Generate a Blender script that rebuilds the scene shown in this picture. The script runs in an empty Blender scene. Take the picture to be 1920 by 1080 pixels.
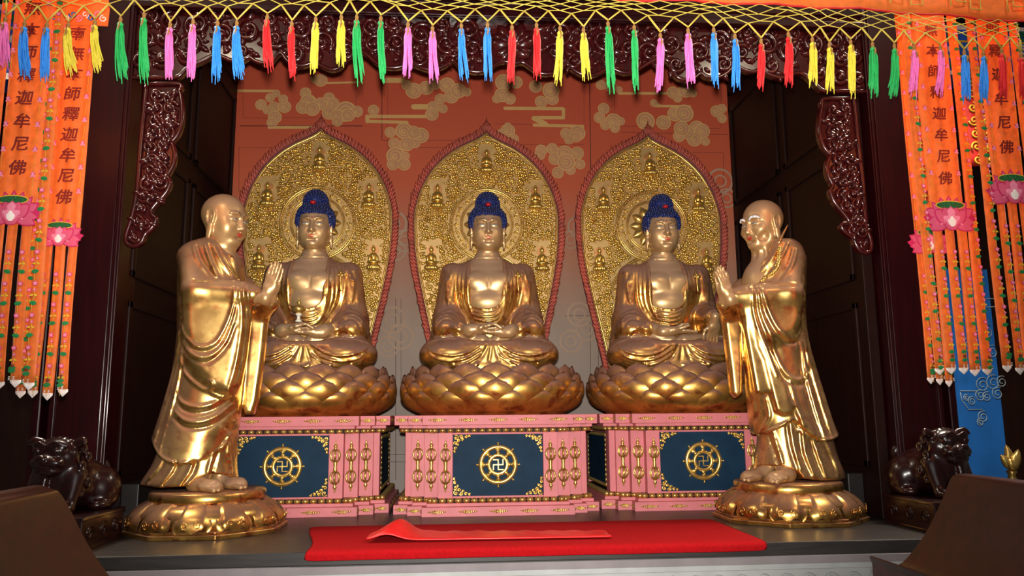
import bpy, bmesh, math, random
import numpy as np
from mathutils import Vector, Matrix

random.seed(7)
RNG = np.random.default_rng(11)
PI = math.pi
SC = bpy.context.scene
COL = SC.collection

# ------------------------------------------------------------------ camera
CAM = np.array([-0.3642, -6.0176, 0.7445])
YAW, PITCH, ROLL, FPX = 0.0790, 0.1602, -0.0086, 1469.5
_f = np.array([math.sin(YAW) * math.cos(PITCH), math.cos(YAW) * math.cos(PITCH), math.sin(PITCH)])
_r0 = np.cross(_f, [0, 0, 1.0]); _r0 /= np.linalg.norm(_r0); _u0 = np.cross(_r0, _f)
_r = _r0 * math.cos(ROLL) + _u0 * math.sin(ROLL)
_u = _u0 * math.cos(ROLL) - _r0 * math.sin(ROLL)
cd = bpy.data.cameras.new('camera'); cam = bpy.data.objects.new('camera', cd); COL.objects.link(cam)
cd.sensor_width = 36; cd.lens = FPX / 1920 * 36; cd.clip_end = 60
cam.matrix_world = Matrix(((_r[0], _u[0], -_f[0], CAM[0]), (_r[1], _u[1], -_f[1], CAM[1]), (_r[2], _u[2], -_f[2], CAM[2]), (0, 0, 0, 1)))
SC.camera = cam

# ------------------------------------------------------------------ light
SC.view_settings.view_transform = 'Standard'; SC.view_settings.look = 'None'
SC.view_settings.gamma = 1; SC.view_settings.use_curve_mapping = False
SC.view_settings.exposure = 0.0
w = bpy.data.worlds.new('hall_air'); SC.world = w; w.use_nodes = True
w.node_tree.nodes['Background'].inputs[0].default_value = (1.0, 0.86, 0.72, 1)
w.node_tree.nodes['Background'].inputs[1].default_value = 0.05

def lamp(name, kind, loc, power, color=(1, 1, 1), target=None, **kw):
    l = bpy.data.lights.new(name, kind); l.energy = power; l.color = color
    for k, v in kw.items(): setattr(l, k, v)
    o = bpy.data.objects.new(name, l); COL.objects.link(o); o.location = loc
    if target is not None:
        o.rotation_euler = (Vector(target) - Vector(loc)).to_track_quat('-Z', 'Y').to_euler()
    return o
# the photographer's flash, just above the lens
FL = Vector(CAM) + Vector(_u) * 0.13 + Vector(_f) * 0.05
lamp('camera_flash', 'SPOT', FL, 1420, (1.0, 0.95, 0.86), FL + Vector(_f) * 5 + Vector((-0.1, 0, 0.25)),
     spot_size=math.radians(78), spot_blend=0.75, shadow_soft_size=0.03)
# open doors of the hall behind the photographer
lamp('door_daylight', 'AREA', (0.2, -11.0, 2.6), 110, (0.93, 0.96, 1.0), (0, 0, 1.4), shape='RECTANGLE', size=3.2, size_y=2.6)
# skylights of the side bays, shining through the hanging banners
lamp('side_bay_skylight_west', 'AREA', (-3.6, -0.5, 4.9), 380, (1.0, 0.9, 0.72), (-2.8, -1.9, 2.6), shape='RECTANGLE', size=1.2, size_y=1.2)
lamp('side_bay_skylight_east', 'AREA', (3.9, -0.5, 4.9), 460, (1.0, 0.9, 0.72), (2.9, -1.8, 2.6), shape='RECTANGLE', size=1.2, size_y=1.2)
# warm fill lamps added out of view, aimed at the banners from in front
lamp('banner_fill_west', 'AREA', (-2.6, -3.3, 4.3), 26, (1.0, 0.86, 0.62), (-2.5, -1.9, 2.4), shape='DISK', size=0.5)
lamp('banner_fill_east', 'AREA', (2.6, -3.3, 4.3), 26, (1.0, 0.86, 0.62), (2.5, -1.9, 2.4), shape='DISK', size=0.5)

# ------------------------------------------------------------------ helpers
def at(x, y, Y):
    """point of the plane Y = const seen at photo pixel x, y"""
    d = _f + _r * (x - 960) / FPX - _u * (y - 540) / FPX
    return CAM + d * (Y - CAM[1]) / d[1]
def atz(x, y, Z):
    d = _f + _r * (x - 960) / FPX - _u * (y - 540) / FPX
    return CAM + d * (Z - CAM[2]) / d[2]

def srgb(r, g, b):
    return tuple(((c / 255) / 12.92 if c / 255 <= .04045 else ((c / 255 + .055) / 1.055) ** 2.4) for c in (r, g, b)) + (1,)

def obj(name, me, parent=None, loc=None, rot=None, smooth=None):
    o = bpy.data.objects.new(name, me); COL.objects.link(o)
    if parent is not None: o.parent = parent
    if loc is not None: o.location = loc
    if rot is not None: o.rotation_euler = rot
    return o
def empty(name, loc=(0, 0, 0), label=None, cat=None, group=None, rz=0):
    o = bpy.data.objects.new(name, None); COL.objects.link(o); o.location = loc; o.rotation_euler = (0, 0, rz)
    o.empty_display_size = .1
    return tag(o, label, cat, group)
def tag(o, label=None, cat=None, group=None, kind=None):
    if label: o['label'] = label
    if cat: o['category'] = cat
    if group: o['group'] = group
    if kind: o['kind'] = kind
    return o
def struct(o):
    o['kind'] = 'structure'; return o
def copy_tree(o, parent=None):
    c = o.copy(); COL.objects.link(c)
    if parent is not None: c.parent = parent
    for ch in [x for x in o.children]:
        copy_tree(ch, c)
    return c

class MB:
    """collects raw geometry, then becomes one mesh"""
    def __init__(self): self.v = []; self.f = []; self.m = []; self.s = []; self.mats = []
    def mi(self, mat):
        if mat is None: return 0
        if mat not in self.mats: self.mats.append(mat)
        return self.mats.index(mat)
    def add(self, vs, fs, mat=None, smooth=False):
        b = len(self.v); self.v.extend([tuple(map(float, p)) for p in vs]); k = self.mi(mat)
        for f in fs:
            self.f.append(tuple(b + i for i in f)); self.m.append(k); self.s.append(smooth)
        return self
    def box(self, lo, hi, mat=None, T=None):
        x0, y0, z0 = lo; x1, y1, z1 = hi
        vs = [(x0, y0, z0), (x1, y0, z0), (x1, y1, z0), (x0, y1, z0), (x0, y0, z1), (x1, y0, z1), (x1, y1, z1), (x0, y1, z1)]
        if T is not None: vs = [T(p) for p in vs]
        return self.add(vs, [(0, 3, 2, 1), (4, 5, 6, 7), (0, 1, 5, 4), (1, 2, 6, 5), (2, 3, 7, 6), (3, 0, 4, 7)], mat)
    def prism(self, poly, a0, a1, axis='z', mat=None, smooth=False):
        """poly: 2D list; axis z: (x,y) extruded over z; axis y: (x,z) extruded over y"""
        n = len(poly)
        ar = sum(poly[i][0] * poly[(i + 1) % n][1] - poly[(i + 1) % n][0] * poly[i][1] for i in range(n))
        if ar < 0: poly = poly[::-1]
        if axis == 'z':
            vs = [(p[0], p[1], a0) for p in poly] + [(p[0], p[1], a1) for p in poly]
        elif axis == 'y':
            vs = [(p[0], a1, p[1]) for p in poly] + [(p[0], a0, p[1]) for p in poly]
        else:
            vs = [(a0, p[0], p[1]) for p in poly] + [(a1, p[0], p[1]) for p in poly]
        fs = [tuple(range(n))[::-1], tuple(range(n, 2 * n))] + [(i, (i + 1) % n, n + (i + 1) % n, n + i) for i in range(n)]
        return self.add(vs, fs, mat, smooth)
    def tube(self, pts, r, seg=6, mat=None, caps=True, flat=1.0, smooth=True, closed=False):
        pts = [np.array(p, float) for p in pts]; n = len(pts)
        rr = r if hasattr(r, '__len__') else [r] * n
        vs = []; up = None
        for i in range(n):
            if closed: t = pts[(i + 1) % n] - pts[i - 1]
            else: t = pts[min(i + 1, n - 1)] - pts[max(i - 1, 0)]
            t = t / (np.linalg.norm(t) + 1e-12)
            if up is None:
                up = np.array([0, 1., 0]) if abs(t[1]) < .9 else np.array([1., 0, 0])
            a = np.cross(t, up); a /= (np.linalg.norm(a) + 1e-12); b = np.cross(a, t); up = b
            for k in range(seg):
                th = 2 * PI * k / seg
                vs.append(pts[i] + rr[i] * (a * math.cos(th) + b * math.sin(th) * flat))
        fs = []
        m = n if closed else n - 1
        for i in range(m):
            j = (i + 1) % n
            for k in range(seg):
                l = (k + 1) % seg
                fs.append((i * seg + k, j * seg + k, j * seg + l, i * seg + l))
        if caps and not closed:
            fs.append(tuple(range(seg))); fs.append(tuple(range((n - 1) * seg, n * seg))[::-1])
        return self.add(vs, fs, mat, smooth)
    def lathe(self, prof, seg=24, mat=None, c=(0, 0, 0), smooth=True, sy=1.0, a0=0, a1=2 * PI, rmod=None):
        full = abs(a1 - a0 - 2 * PI) < 1e-6
        n = len(prof); m = seg if full else seg + 1; vs = []
        for k in range(m):
            a = a0 + (a1 - a0) * k / seg
            for (r, z) in prof:
                q = r if rmod is None else rmod(r, z, a)
                vs.append((c[0] + q * math.cos(a), c[1] + q * math.sin(a) * sy, c[2] + z))
        fs = []
        for k in range(seg):
            l = (k + 1) % m
            for i in range(n - 1):
                fs.append((k * n + i, l * n + i, l * n + i + 1, k * n + i + 1))
        return self.add(vs, fs, mat, smooth)
    def ball(self, c, r, seg=8, rings=6, mat=None, smooth=True):
        rx, ry, rz = r if hasattr(r, '__len__') else (r, r, r)
        vs = [(c[0], c[1], c[2] - rz)]
        for i in range(1, rings):
            p = -PI / 2 + PI * i / rings
            for k in range(seg):
                a = 2 * PI * k / seg
                vs.append((c[0] + rx * math.cos(p) * math.cos(a), c[1] + ry * math.cos(p) * math.sin(a), c[2] + rz * math.sin(p)))
        vs.append((c[0], c[1], c[2] + rz)); fs = []
        for k in range(seg): fs.append((0, 1 + (k + 1) % seg, 1 + k))
        for i in range(rings - 2):
            for k in range(seg):
                l = (k + 1) % seg
                fs.append((1 + i * seg + k, 1 + i * seg + l, 1 + (i + 1) * seg + l, 1 + (i + 1) * seg + k))
        t = len(vs) - 1; b = 1 + (rings - 2) * seg
        for k in range(seg): fs.append((b + k, b + (k + 1) % seg, t))
        return self.add(vs, fs, mat, smooth)
    def grid(self, P, mat=None, smooth=True, wrap=False):
        """P[i][j] 3D points"""
        n = len(P); m = len(P[0]); vs = [p for row in P for p in row]; fs = []
        for i in range(n - 1):
            for j in range(m - 1):
                fs.append((i * m + j, (i + 1) * m + j, (i + 1) * m + j + 1, i * m + j + 1))
        return self.add(vs, fs, mat, smooth)
    def disc(self, c, r, y=0, seg=20, mat=None, r0=0):
        """flat disc / ring facing -Y in the XZ plane"""
        vs = []; fs = []
        if r0 <= 0:
            vs = [(c[0] + r * math.cos(2 * PI * k / seg), y, c[1] + r * math.sin(2 * PI * k / seg)) for k in range(seg)]
            fs = [tuple(range(seg))]
        else:
            for k in range(seg):
                a = 2 * PI * k / seg
                vs += [(c[0] + r0 * math.cos(a), y, c[1] + r0 * math.sin(a)), (c[0] + r * math.cos(a), y, c[1] + r * math.sin(a))]
            fs = [(2 * k, 2 * k + 1, 2 * ((k + 1) % seg) + 1, 2 * ((k + 1) % seg)) for k in range(seg)]
        return self.add(vs, fs, mat)
    def build(self, name, mat=None, parent=None, loc=None, rot=None, data_only=False):
        me = bpy.data.meshes.new(name); me.from_pydata(self.v, [], self.f)
        if self.mats:
            for mm in self.mats: me.materials.append(mm)
            me.polygons.foreach_set('material_index', self.m)
        elif mat: me.materials.append(mat)
        me.polygons.foreach_set('use_smooth', self.s); me.update()
        if data_only: return me
        return obj(name, me, parent, loc, rot)

def bevel(o, w=.004, seg=2, ang=35):
    m = o.modifiers.new('bevel', 'BEVEL'); m.width = w; m.segments = seg; m.limit_method = 'ANGLE'; m.angle_limit = math.radians(ang)
    return o
def solid(o, t, off=0):
    m = o.modifiers.new('solid', 'SOLIDIFY'); m.thickness = t; m.offset = off; return o
def spline(pts, n=8, closed=False):
    """Catmull-Rom through the points"""
    P = [np.array(p, float) for p in pts]; out = []; N = len(P)
    rng = range(N) if closed else range(N - 1)
    for i in rng:
        p0 = P[i - 1] if (closed or i > 0) else 2 * P[0] - P[1]
        p1 = P[i]; p2 = P[(i + 1) % N]
        p3 = P[(i + 2) % N] if (closed or i + 2 < N) else 2 * P[-1] - P[-2]
        for k in range(n):
            t = k / n
            out.append(.5 * (2 * p1 + (p2 - p0) * t + (2 * p0 - 5 * p1 + 4 * p2 - p3) * t * t + (3 * p1 - p0 - 3 * p2 + p3) * t ** 3))
    if not closed: out.append(P[-1])
    return out

# ------------------------------------------------------------------ materials
def newmat(name):
    m = bpy.data.materials.new(name); m.use_nodes = True
    return m, m.node_tree, m.node_tree.nodes['Principled BSDF']
def N(nt, t, **kw):
    n = nt.nodes.new(t)
    for k, v in kw.items(): setattr(n, k, v)
    return n
def ramp(nt, fac, stops):
    r = N(nt, 'ShaderNodeValToRGB'); e = r.color_ramp.elements
    while len(e) < len(stops): e.new(.5)
    for el, (p, c) in zip(e, stops): el.position = p; el.color = c
    nt.links.new(fac, r.inputs[0]); return r
def noise(nt, scale, detail=4, dist=0, vec=None):
    n = N(nt, 'ShaderNodeTexNoise'); n.inputs['Scale'].default_value = scale; n.inputs['Detail'].default_value = detail
    n.inputs['Distortion'].default_value = dist
    if vec is None:
        tc = N(nt, 'ShaderNodeTexCoord'); vec = tc.outputs['Object']
    nt.links.new(vec, n.inputs['Vector']); return n
def bump(nt, b, height, strength=.2, dist=.01):
    n = N(nt, 'ShaderNodeBump'); n.inputs['Strength'].default_value = strength; n.inputs['Distance'].default_value = dist
    nt.links.new(height, n.inputs['Height']); nt.links.new(n.outputs[0], b.inputs['Normal']); return n

def plain(name, col, rough=.5, metal=0, var=.12, scale=14, bmp=0, spec=.5, coat=0):
    m, nt, b = newmat(name)
    n = noise(nt, scale, 5)
    lo = tuple(c * (1 - var) for c in col[:3]) + (1,); hi = tuple(min(1, c * (1 + var)) for c in col[:3]) + (1,)
    r = ramp(nt, n.outputs[0], [(.3, lo), (.7, hi)])
    nt.links.new(r.outputs[0], b.inputs['Base Color'])
    b.inputs['Roughness'].default_value = rough; b.inputs['Metallic'].default_value = metal
    b.inputs['Specular IOR Level'].default_value = spec; b.inputs['Coat Weight'].default_value = coat
    b.inputs['Coat Roughness'].default_value = .12
    if bmp: bump(nt, b, n.outputs[0], bmp, .01)
    return m

def gold(name, c1, c2, rough=(.22, .38), dust=.6, dustcol=srgb(128, 100, 80), scale=9, lo=.25, hi=.52, red=None, metal=1.0):
    """gilding with worn patches and dust lying on what faces up (near-black on the hair)"""
    m, nt, b = newmat(name); L = nt.links.new
    n = noise(nt, scale, 6); r = ramp(nt, n.outputs[0], [(.32, c1), (.68, c2)])
    col = r.outputs[0]
    if red:
        n2 = noise(nt, scale * 1.7, 7, .6); k = ramp(nt, n2.outputs[0], [(.52, (0, 0, 0, 1)), (.68, (1, 1, 1, 1))])
        mx = N(nt, 'ShaderNodeMixRGB'); L(k.outputs[0], mx.inputs[0]); L(col, mx.inputs[1]); mx.inputs[2].default_value = red; col = mx.outputs[0]
    L(col, b.inputs['Base Color'])
    b.inputs['Metallic'].default_value = metal
    rr = N(nt, 'ShaderNodeMapRange'); L(n.outputs[0], rr.inputs[0]); rr.inputs[1].default_value = .3; rr.inputs[2].default_value = .7
    rr.inputs[3].default_value = rough[0]; rr.inputs[4].default_value = rough[1]; L(rr.outputs[0], b.inputs['Roughness'])
    if dust > 0:
        g = N(nt, 'ShaderNodeNewGeometry'); s = N(nt, 'ShaderNodeSeparateXYZ'); L(g.outputs['Normal'], s.inputs[0])
        mr = N(nt, 'ShaderNodeMapRange', interpolation_type='SMOOTHSTEP'); L(s.outputs[2], mr.inputs[0])
        mr.inputs[1].default_value = lo - .40; mr.inputs[2].default_value = hi; mr.inputs[3].default_value = 0; mr.inputs[4].default_value = 1
        n3 = noise(nt, 5, 5); k3 = N(nt, 'ShaderNodeMapRange'); L(n3.outputs[0], k3.inputs[0]); k3.inputs[1].default_value = .2; k3.inputs[2].default_value = .6
        k3.inputs[3].default_value = .65; k3.inputs[4].default_value = 1
        mu = N(nt, 'ShaderNodeMath', operation='MULTIPLY'); L(mr.outputs[0], mu.inputs[0]); L(k3.outputs[0], mu.inputs[1])
        m2 = N(nt, 'ShaderNodeMath', operation='MULTIPLY'); L(mu.outputs[0], m2.inputs[0]); m2.inputs[1].default_value = dust
        d = N(nt, 'ShaderNodeBsdfPrincipled'); d.inputs['Base Color'].default_value = dustcol; d.inputs['Roughness'].default_value = .8
        ms = N(nt, 'ShaderNodeMixShader'); L(m2.outputs[0], ms.inputs[0]); L(b.outputs[0], ms.inputs[1]); L(d.outputs[0], ms.inputs[2])
        L(ms.outputs[0], nt.nodes['Material Output'].inputs[0])
    return m

def wood(name, c1, c2, rough=.3, coat=.4, scale=(30, 30, 2.5), bmp=.05, spec=.5):
    m, nt, b = newmat(name); L = nt.links.new; b.inputs['Specular IOR Level'].default_value = spec
    tc = N(nt, 'ShaderNodeTexCoord'); mp = N(nt, 'ShaderNodeMapping'); L(tc.outputs['Object'], mp.inputs[0]); mp.inputs['Scale'].default_value = scale
    n = noise(nt, 1.0, 6, .6, mp.outputs[0]); r = ramp(nt, n.outputs[0], [(.3, c1), (.7, c2)])
    L(r.outputs[0], b.inputs['Base Color']); b.inputs['Roughness'].default_value = rough
    b.inputs['Coat Weight'].default_value = coat; b.inputs['Coat Roughness'].default_value = .15
    if bmp: bump(nt, b, n.outputs[0], bmp, .004)
    return m

G_ROBE = gold('gold_leaf_robe', srgb(190, 136, 66), srgb(232, 184, 100), (.24, .36), .85, srgb(134, 98, 84), 7, red=srgb(160, 84, 44), metal=.88)
G_SKIN = gold('matt_gold_skin', srgb(198, 162, 112), srgb(210, 174, 124), (.33, .40), .8, srgb(152, 122, 102), 6, metal=.6)
G_MONK = gold('gold_leaf_monk_robe', srgb(212, 162, 88), srgb(244, 202, 122), (.22, .32), .85, srgb(146, 106, 80), 7, red=srgb(190, 122, 70), metal=.95)
G_BASE = gold('gold_leaf_monk_base', srgb(190, 136, 66), srgb(232, 184, 98), (.2, .32), .6, srgb(140, 98, 76), 6, lo=.5, hi=.85, red=srgb(160, 92, 50), metal=.95)
G_MSKIN = gold('matt_gold_monk_skin', srgb(202, 160, 108), srgb(216, 176, 122), (.34, .42), .8, srgb(156, 120, 96), 6, metal=.62)
G_PANEL = gold('gilded_aureole', srgb(188, 154, 96), srgb(204, 172, 112), (.42, .5), .3, srgb(140, 112, 80), 8, metal=.5)
G_RELIEF = gold('gilded_relief', srgb(222, 178, 82), srgb(246, 210, 116), (.25, .34), .2, srgb(130, 104, 64), 12, metal=.82)
G_LOTUS = gold('gold_leaf_lotus', srgb(190, 136, 64), srgb(230, 182, 92), (.28, .4), .9, srgb(134, 94, 82), 6, red=srgb(160, 92, 50), metal=.88)
G_TRIM = gold('gilded_trim', srgb(214, 172, 86), srgb(240, 206, 118), (.26, .36), .35, srgb(130, 104, 70), 20, metal=.85)
M_HAIR = gold('ultramarine_hair', srgb(8, 26, 86), srgb(12, 38, 110), (.3, .4), .92, srgb(36, 33, 40), 30, metal=0, lo=.3, hi=.55)  # near-black is mixed in on the curls that face up
M_LIP = plain('red_lip_paint', srgb(190, 28, 30), .4)
M_INK = plain('dark_line_paint', srgb(40, 34, 44), .5)
M_EYE = plain('pale_eye_paint', srgb(190, 200, 205), .35)
M_WBROW = plain('white_brow_paint', srgb(225, 228, 235), .6)
M_JEWEL = plain('red_jewel', srgb(170, 24, 28), .25)
M_PINK = plain('pink_painted_wood', srgb(206, 116, 122), .55, 0, .08, 9, .03)
M_BLUE = plain('deep_blue_panel', srgb(14, 46, 70), .6, 0, .22, 7, .12, .15)
M_FLAME = plain('coral_flame_paint', srgb(176, 82, 66), .5, 0, .3, 12)
M_FLAME2 = plain('mauve_flame_paint', srgb(116, 58, 66), .55, 0, .2, 12)
W_POST = wood('dark_red_lacquer', srgb(32, 3, 7), srgb(46, 5, 10), .34, .12, spec=.25)
W_CARVE = wood('carved_red_lacquer', srgb(42, 8, 10), srgb(68, 13, 14), .22, .55, (20, 20, 8))
W_WALL = wood('dark_brown_panelling', srgb(26, 9, 7), srgb(36, 14, 9), .55, .0, spec=.2)
W_LION = wood('dark_carved_rosewood', srgb(26, 9, 10), srgb(40, 14, 14), .26, .2, (16, 16, 16), spec=.4)
W_TABLE = wood('brown_varnished_table', srgb(30, 7, 4), srgb(52, 14, 7), .42, .08, (4, 24, 24), spec=.25)
W_DECK = wood('grey_black_platform', srgb(36, 33, 34), srgb(54, 49, 48), .4, .05, (3, 40, 40))
M_STONE = plain('pale_grey_stone', srgb(168, 170, 170), .75, 0, .1, 8, .15)
M_STONE2 = plain('mauve_grey_stone_edge', srgb(128, 120, 124), .7, 0, .1, 8, .1)
M_FELT = plain('red_felt', srgb(162, 14, 20), .95, 0, .12, 60, .2, .1)
M_SATIN = plain('red_satin', srgb(198, 26, 28), .38, 0, .08, 20)

# ------------------------------------------------------------------ sculpting: blended distance fields -> one continuous surface
class Field:
    def __init__(self, lo, hi, h):
        self.h = h; self.lo = np.array(lo, float)
        self.n = np.ceil((np.array(hi, float) - self.lo) / h).astype(int) + 1
        self.ax = [(self.lo[i] + h * np.arange(self.n[i])).astype(np.float32) for i in range(3)]
        self.d = np.full(tuple(self.n), 1.0, np.float32)
    def sl(self, lo, hi, pad):
        s = []
        for i in range(3):
            a = int(max(0, math.floor((lo[i] - pad - self.lo[i]) / self.h))); b = int(min(self.n[i], math.ceil((hi[i] + pad - self.lo[i]) / self.h) + 1))
            if b <= a: return None
            s.append(slice(a, b))
        x = self.ax[0][s[0]][:, None, None]; y = self.ax[1][s[1]][None, :, None]; z = self.ax[2][s[2]][None, None, :]
        return tuple(s), x, y, z
    def op(self, fn, lo, hi, k=.02, mode='add'):
        q = self.sl(lo, hi, max(k, 4 * self.h))
        if q is None: return self
        s, x, y, z = q
        e = fn(x, y, z).astype(np.float32); a = self.d[s]
        if mode == 'add':
            hh = np.maximum(k - np.abs(a - e), 0) / max(k, 1e-6); self.d[s] = np.minimum(a, e) - hh * hh * k * .25
        elif mode == 'cut':
            e = -e; hh = np.maximum(k - np.abs(a - e), 0) / max(k, 1e-6); self.d[s] = np.maximum(a, e) + hh * hh * k * .25
        return self
    # primitives -------------------------------------------------
    def ell(self, c, r, k=.02, mode='add', R=None):
        c = np.array(c, float); r = np.array(r if hasattr(r, '__len__') else (r, r, r), float)
        ext = r if R is None else np.sqrt((np.array(R) ** 2) @ (r ** 2))
        def fn(x, y, z):
            X, Y, Z = x - c[0], y - c[1], z - c[2]
            if R is not None:
                A = np.array(R).T
                X, Y, Z = (A[0, 0] * X + A[0, 1] * Y + A[0, 2] * Z, A[1, 0] * X + A[1, 1] * Y + A[1, 2] * Z, A[2, 0] * X + A[2, 1] * Y + A[2, 2] * Z)
            k0 = np.sqrt((X / r[0]) ** 2 + (Y / r[1]) ** 2 + (Z / r[2]) ** 2)
            k1 = np.sqrt((X / r[0] ** 2) ** 2 + (Y / r[1] ** 2) ** 2 + (Z / r[2] ** 2) ** 2)
            return np.where(k1 > 1e-6, k0 * (k0 - 1) / np.maximum(k1, 1e-6), -r.min())
        return self.op(fn, c - ext, c + ext, k, mode)
    def cap(self, a, b, ra, rb=None, k=.02, mode='add', flat=None):
        """tapered limb; flat=(sx,sy,sz) squashes distances along the axes"""
        a = np.array(a, float); b = np.array(b, float); rb = ra if rb is None else rb
        S = np.array(flat if flat is not None else (1, 1, 1), float)
        ba = (b - a) * S; L = max(float(ba @ ba), 1e-9)
        m = max(ra, rb) / S.min()
        def fn(x, y, z):
            X, Y, Z = (x - a[0]) * S[0], (y - a[1]) * S[1], (z - a[2]) * S[2]
            t = np.clip((X * ba[0] + Y * ba[1] + Z * ba[2]) / L, 0, 1)
            return (np.sqrt((X - ba[0] * t) ** 2 + (Y - ba[1] * t) ** 2 + (Z - ba[2] * t) ** 2) - (ra + (rb - ra) * t)) / S.max() ** .5
        return self.op(fn, np.minimum(a, b) - m, np.maximum(a, b) + m, k, mode)
    def line(self, pts, r, k=.015, mode='add', smooth=6):
        P = spline(pts, smooth) if smooth and len(pts) > 2 else [np.array(p, float) for p in pts]
        n = len(P); rr = np.interp(np.linspace(0, 1, n), np.linspace(0, 1, len(r)), r) if hasattr(r, '__len__') else np.full(n, r)
        P = np.array(P); m = rr.max()
        def fn(x, y, z):
            o = None
            for i in range(n - 1):
                a = P[i]; ba = P[i + 1] - a; L = max(float(ba @ ba), 1e-9)
                X, Y, Z = x - a[0], y - a[1], z - a[2]
                t = np.clip((X * ba[0] + Y * ba[1] + Z * ba[2]) / L, 0, 1)
                e = np.sqrt((X - ba[0] * t) ** 2 + (Y - ba[1] * t) ** 2 + (Z - ba[2] * t) ** 2) - (rr[i] + (rr[i + 1] - rr[i]) * t)
                o = e if o is None else np.minimum(o, e)
            return o
        return self.op(fn, P.min(0) - m, P.max(0) + m, k, mode)
    def loft(self, rows, k=.02, mode='add', p=2.0):
        """rows: (z, cx, cy, a, b) elliptic sections stacked in z"""
        R = np.array(sorted(rows)); z0, z1 = R[0, 0], R[-1, 0]
        lo = np.array([(R[:, 1] - R[:, 3]).min(), (R[:, 2] - R[:, 4]).min(), z0]); hi = np.array([(R[:, 1] + R[:, 3]).max(), (R[:, 2] + R[:, 4]).max(), z1])
        def smooth_interp(zz, col):
            # monotone-ish cubic through rows
            return np.interp(zz, FZ, FV[:, col])
        FZ = np.linspace(z0, z1, 90)
        sp = np.array(spline([r for r in R], 8)); o = np.argsort(sp[:, 0]); sp = sp[o]
        FV = np.stack([np.interp(FZ, sp[:, 0], sp[:, c]) for c in range(5)], 1)
        def fn(x, y, z):
            zz = np.clip(z, z0, z1); cx, cy, a, b = [smooth_interp(zz, c) for c in (1, 2, 3, 4)]
            u = np.abs(x - cx) / a; v = np.abs(y - cy) / b
            rr = (u ** p + v ** p) ** (1 / p)
            g = np.sqrt(((x - cx) / a ** 2) ** 2 + ((y - cy) / b ** 2) ** 2) / np.maximum(rr, 1e-3)
            d = (rr - 1) / np.maximum(g, 1e-3)
            d = np.where(rr < .05, -np.minimum(a, b) * .95, d)
            return np.maximum(d, np.maximum(z0 - z, z - z1))
        return self.op(fn, lo, hi, k, mode)
    def inflate(self, poly, yc, R, t=.0, k=.02, mode='add', ys=(0, 0)):
        """closed XZ outline swollen to a body: R rounding, t flat half-thickness, ys slope of the middle plane along x and z"""
        P = np.array(poly, float); n = len(P)
        lo = np.array([P[:, 0].min(), yc - R - t - abs(ys[0]) - abs(ys[1]), P[:, 1].min()]); hi = np.array([P[:, 0].max(), yc + R + t + abs(ys[0]) + abs(ys[1]), P[:, 1].max()])
        cx, cz = P[:, 0].mean(), P[:, 1].mean()
        def fn(x, y, z):
            X = x[:, 0, :]; Z = z[0, 0, :][None, :]; X = np.broadcast_to(X, (X.shape[0], Z.shape[1])); Z = np.broadcast_to(Z, X.shape)
            d2 = np.full(X.shape, 1e9); s = np.ones(X.shape)
            for i in range(n):
                j = (i + n - 1) % n; e = P[j] - P[i]; wx, wz = X - P[i, 0], Z - P[i, 1]
                q = np.clip((wx * e[0] + wz * e[1]) / (e @ e + 1e-12), 0, 1)
                d2 = np.minimum(d2, (wx - e[0] * q) ** 2 + (wz - e[1] * q) ** 2)
                c1 = Z >= P[i, 1]; c2 = Z < P[j, 1]; c3 = e[0] * wz > e[1] * wx
                fl = (c1 & c2 & c3) | (~c1 & ~c2 & ~c3); s = np.where(fl, -s, s)
            d = (np.sqrt(d2) * s)[:, None, :]
            yy = np.maximum(np.abs(y - yc - ys[0] * (x - cx) - ys[1] * (z - cz)) - t, 0)
            q = np.maximum(d + R, 0)
            o = np.sqrt(q * q + yy * yy) - R
            return o
        return self.op(fn, lo, hi, k, mode)
    # surface queries --------------------------------------------
    def front(self, x, z):
        """y of the front-most surface in the column x, z"""
        i = int(np.clip(round((x - self.lo[0]) / self.h), 0, self.n[0] - 1)); k = int(np.clip(round((z - self.lo[2]) / self.h), 0, self.n[2] - 1))
        c = self.d[i, :, k]; w = np.nonzero(c < 0)[0]
        if len(w) == 0: return None
        j = w[0]
        if j == 0: return float(self.ax[1][0])
        a, b = c[j - 1], c[j]
        return float(self.ax[1][j - 1] + self.h * a / (a - b))
    def drape(self, pts, off=0.0, n=6):
        """lay an XZ polyline on the front of the surface"""
        out = []; last = None
        P = spline(pts, n) if len(pts) > 2 else [np.array(pts[0]) + (np.array(pts[1]) - np.array(pts[0])) * t for t in np.linspace(0, 1, 8)]
        ys = []
        for p in P: ys.append(self.front(p[0], p[1]))
        # keep the longest run without a jump to another surface
        best = []; run = []
        for i, y in enumerate(ys):
            if y is None: run = []; continue
            if run and abs(y - ys[i - 1]) > .06: run = []
            run = run + [i]
            if len(run) > len(best): best = run
        if len(best) < 3: return None
        return [np.array((P[i][0], ys[i] + off, P[i][1])) for i in best]
    def ridge(self, pts, r=.008, k=.015, off=0.0, taper=True):
        D = self.drape(pts, off)
        if D is None: return self
        rr = [r * .35, r, r, r, r * .35] if taper else r
        return self.line(D, rr, k, 'add', 0)
    def groove(self, pts, r=.008, k=.015, off=0.0, taper=True):
        D = self.drape(pts, off)
        if D is None: return self
        rr = [r * .3, r, r, r, r * .3] if taper else r
        return self.line(D, rr, k, 'cut', 0)
    def under(self, fn, lo, hi, k=.01):
        return self.op(fn, lo, hi, k, 'cut')
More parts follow.
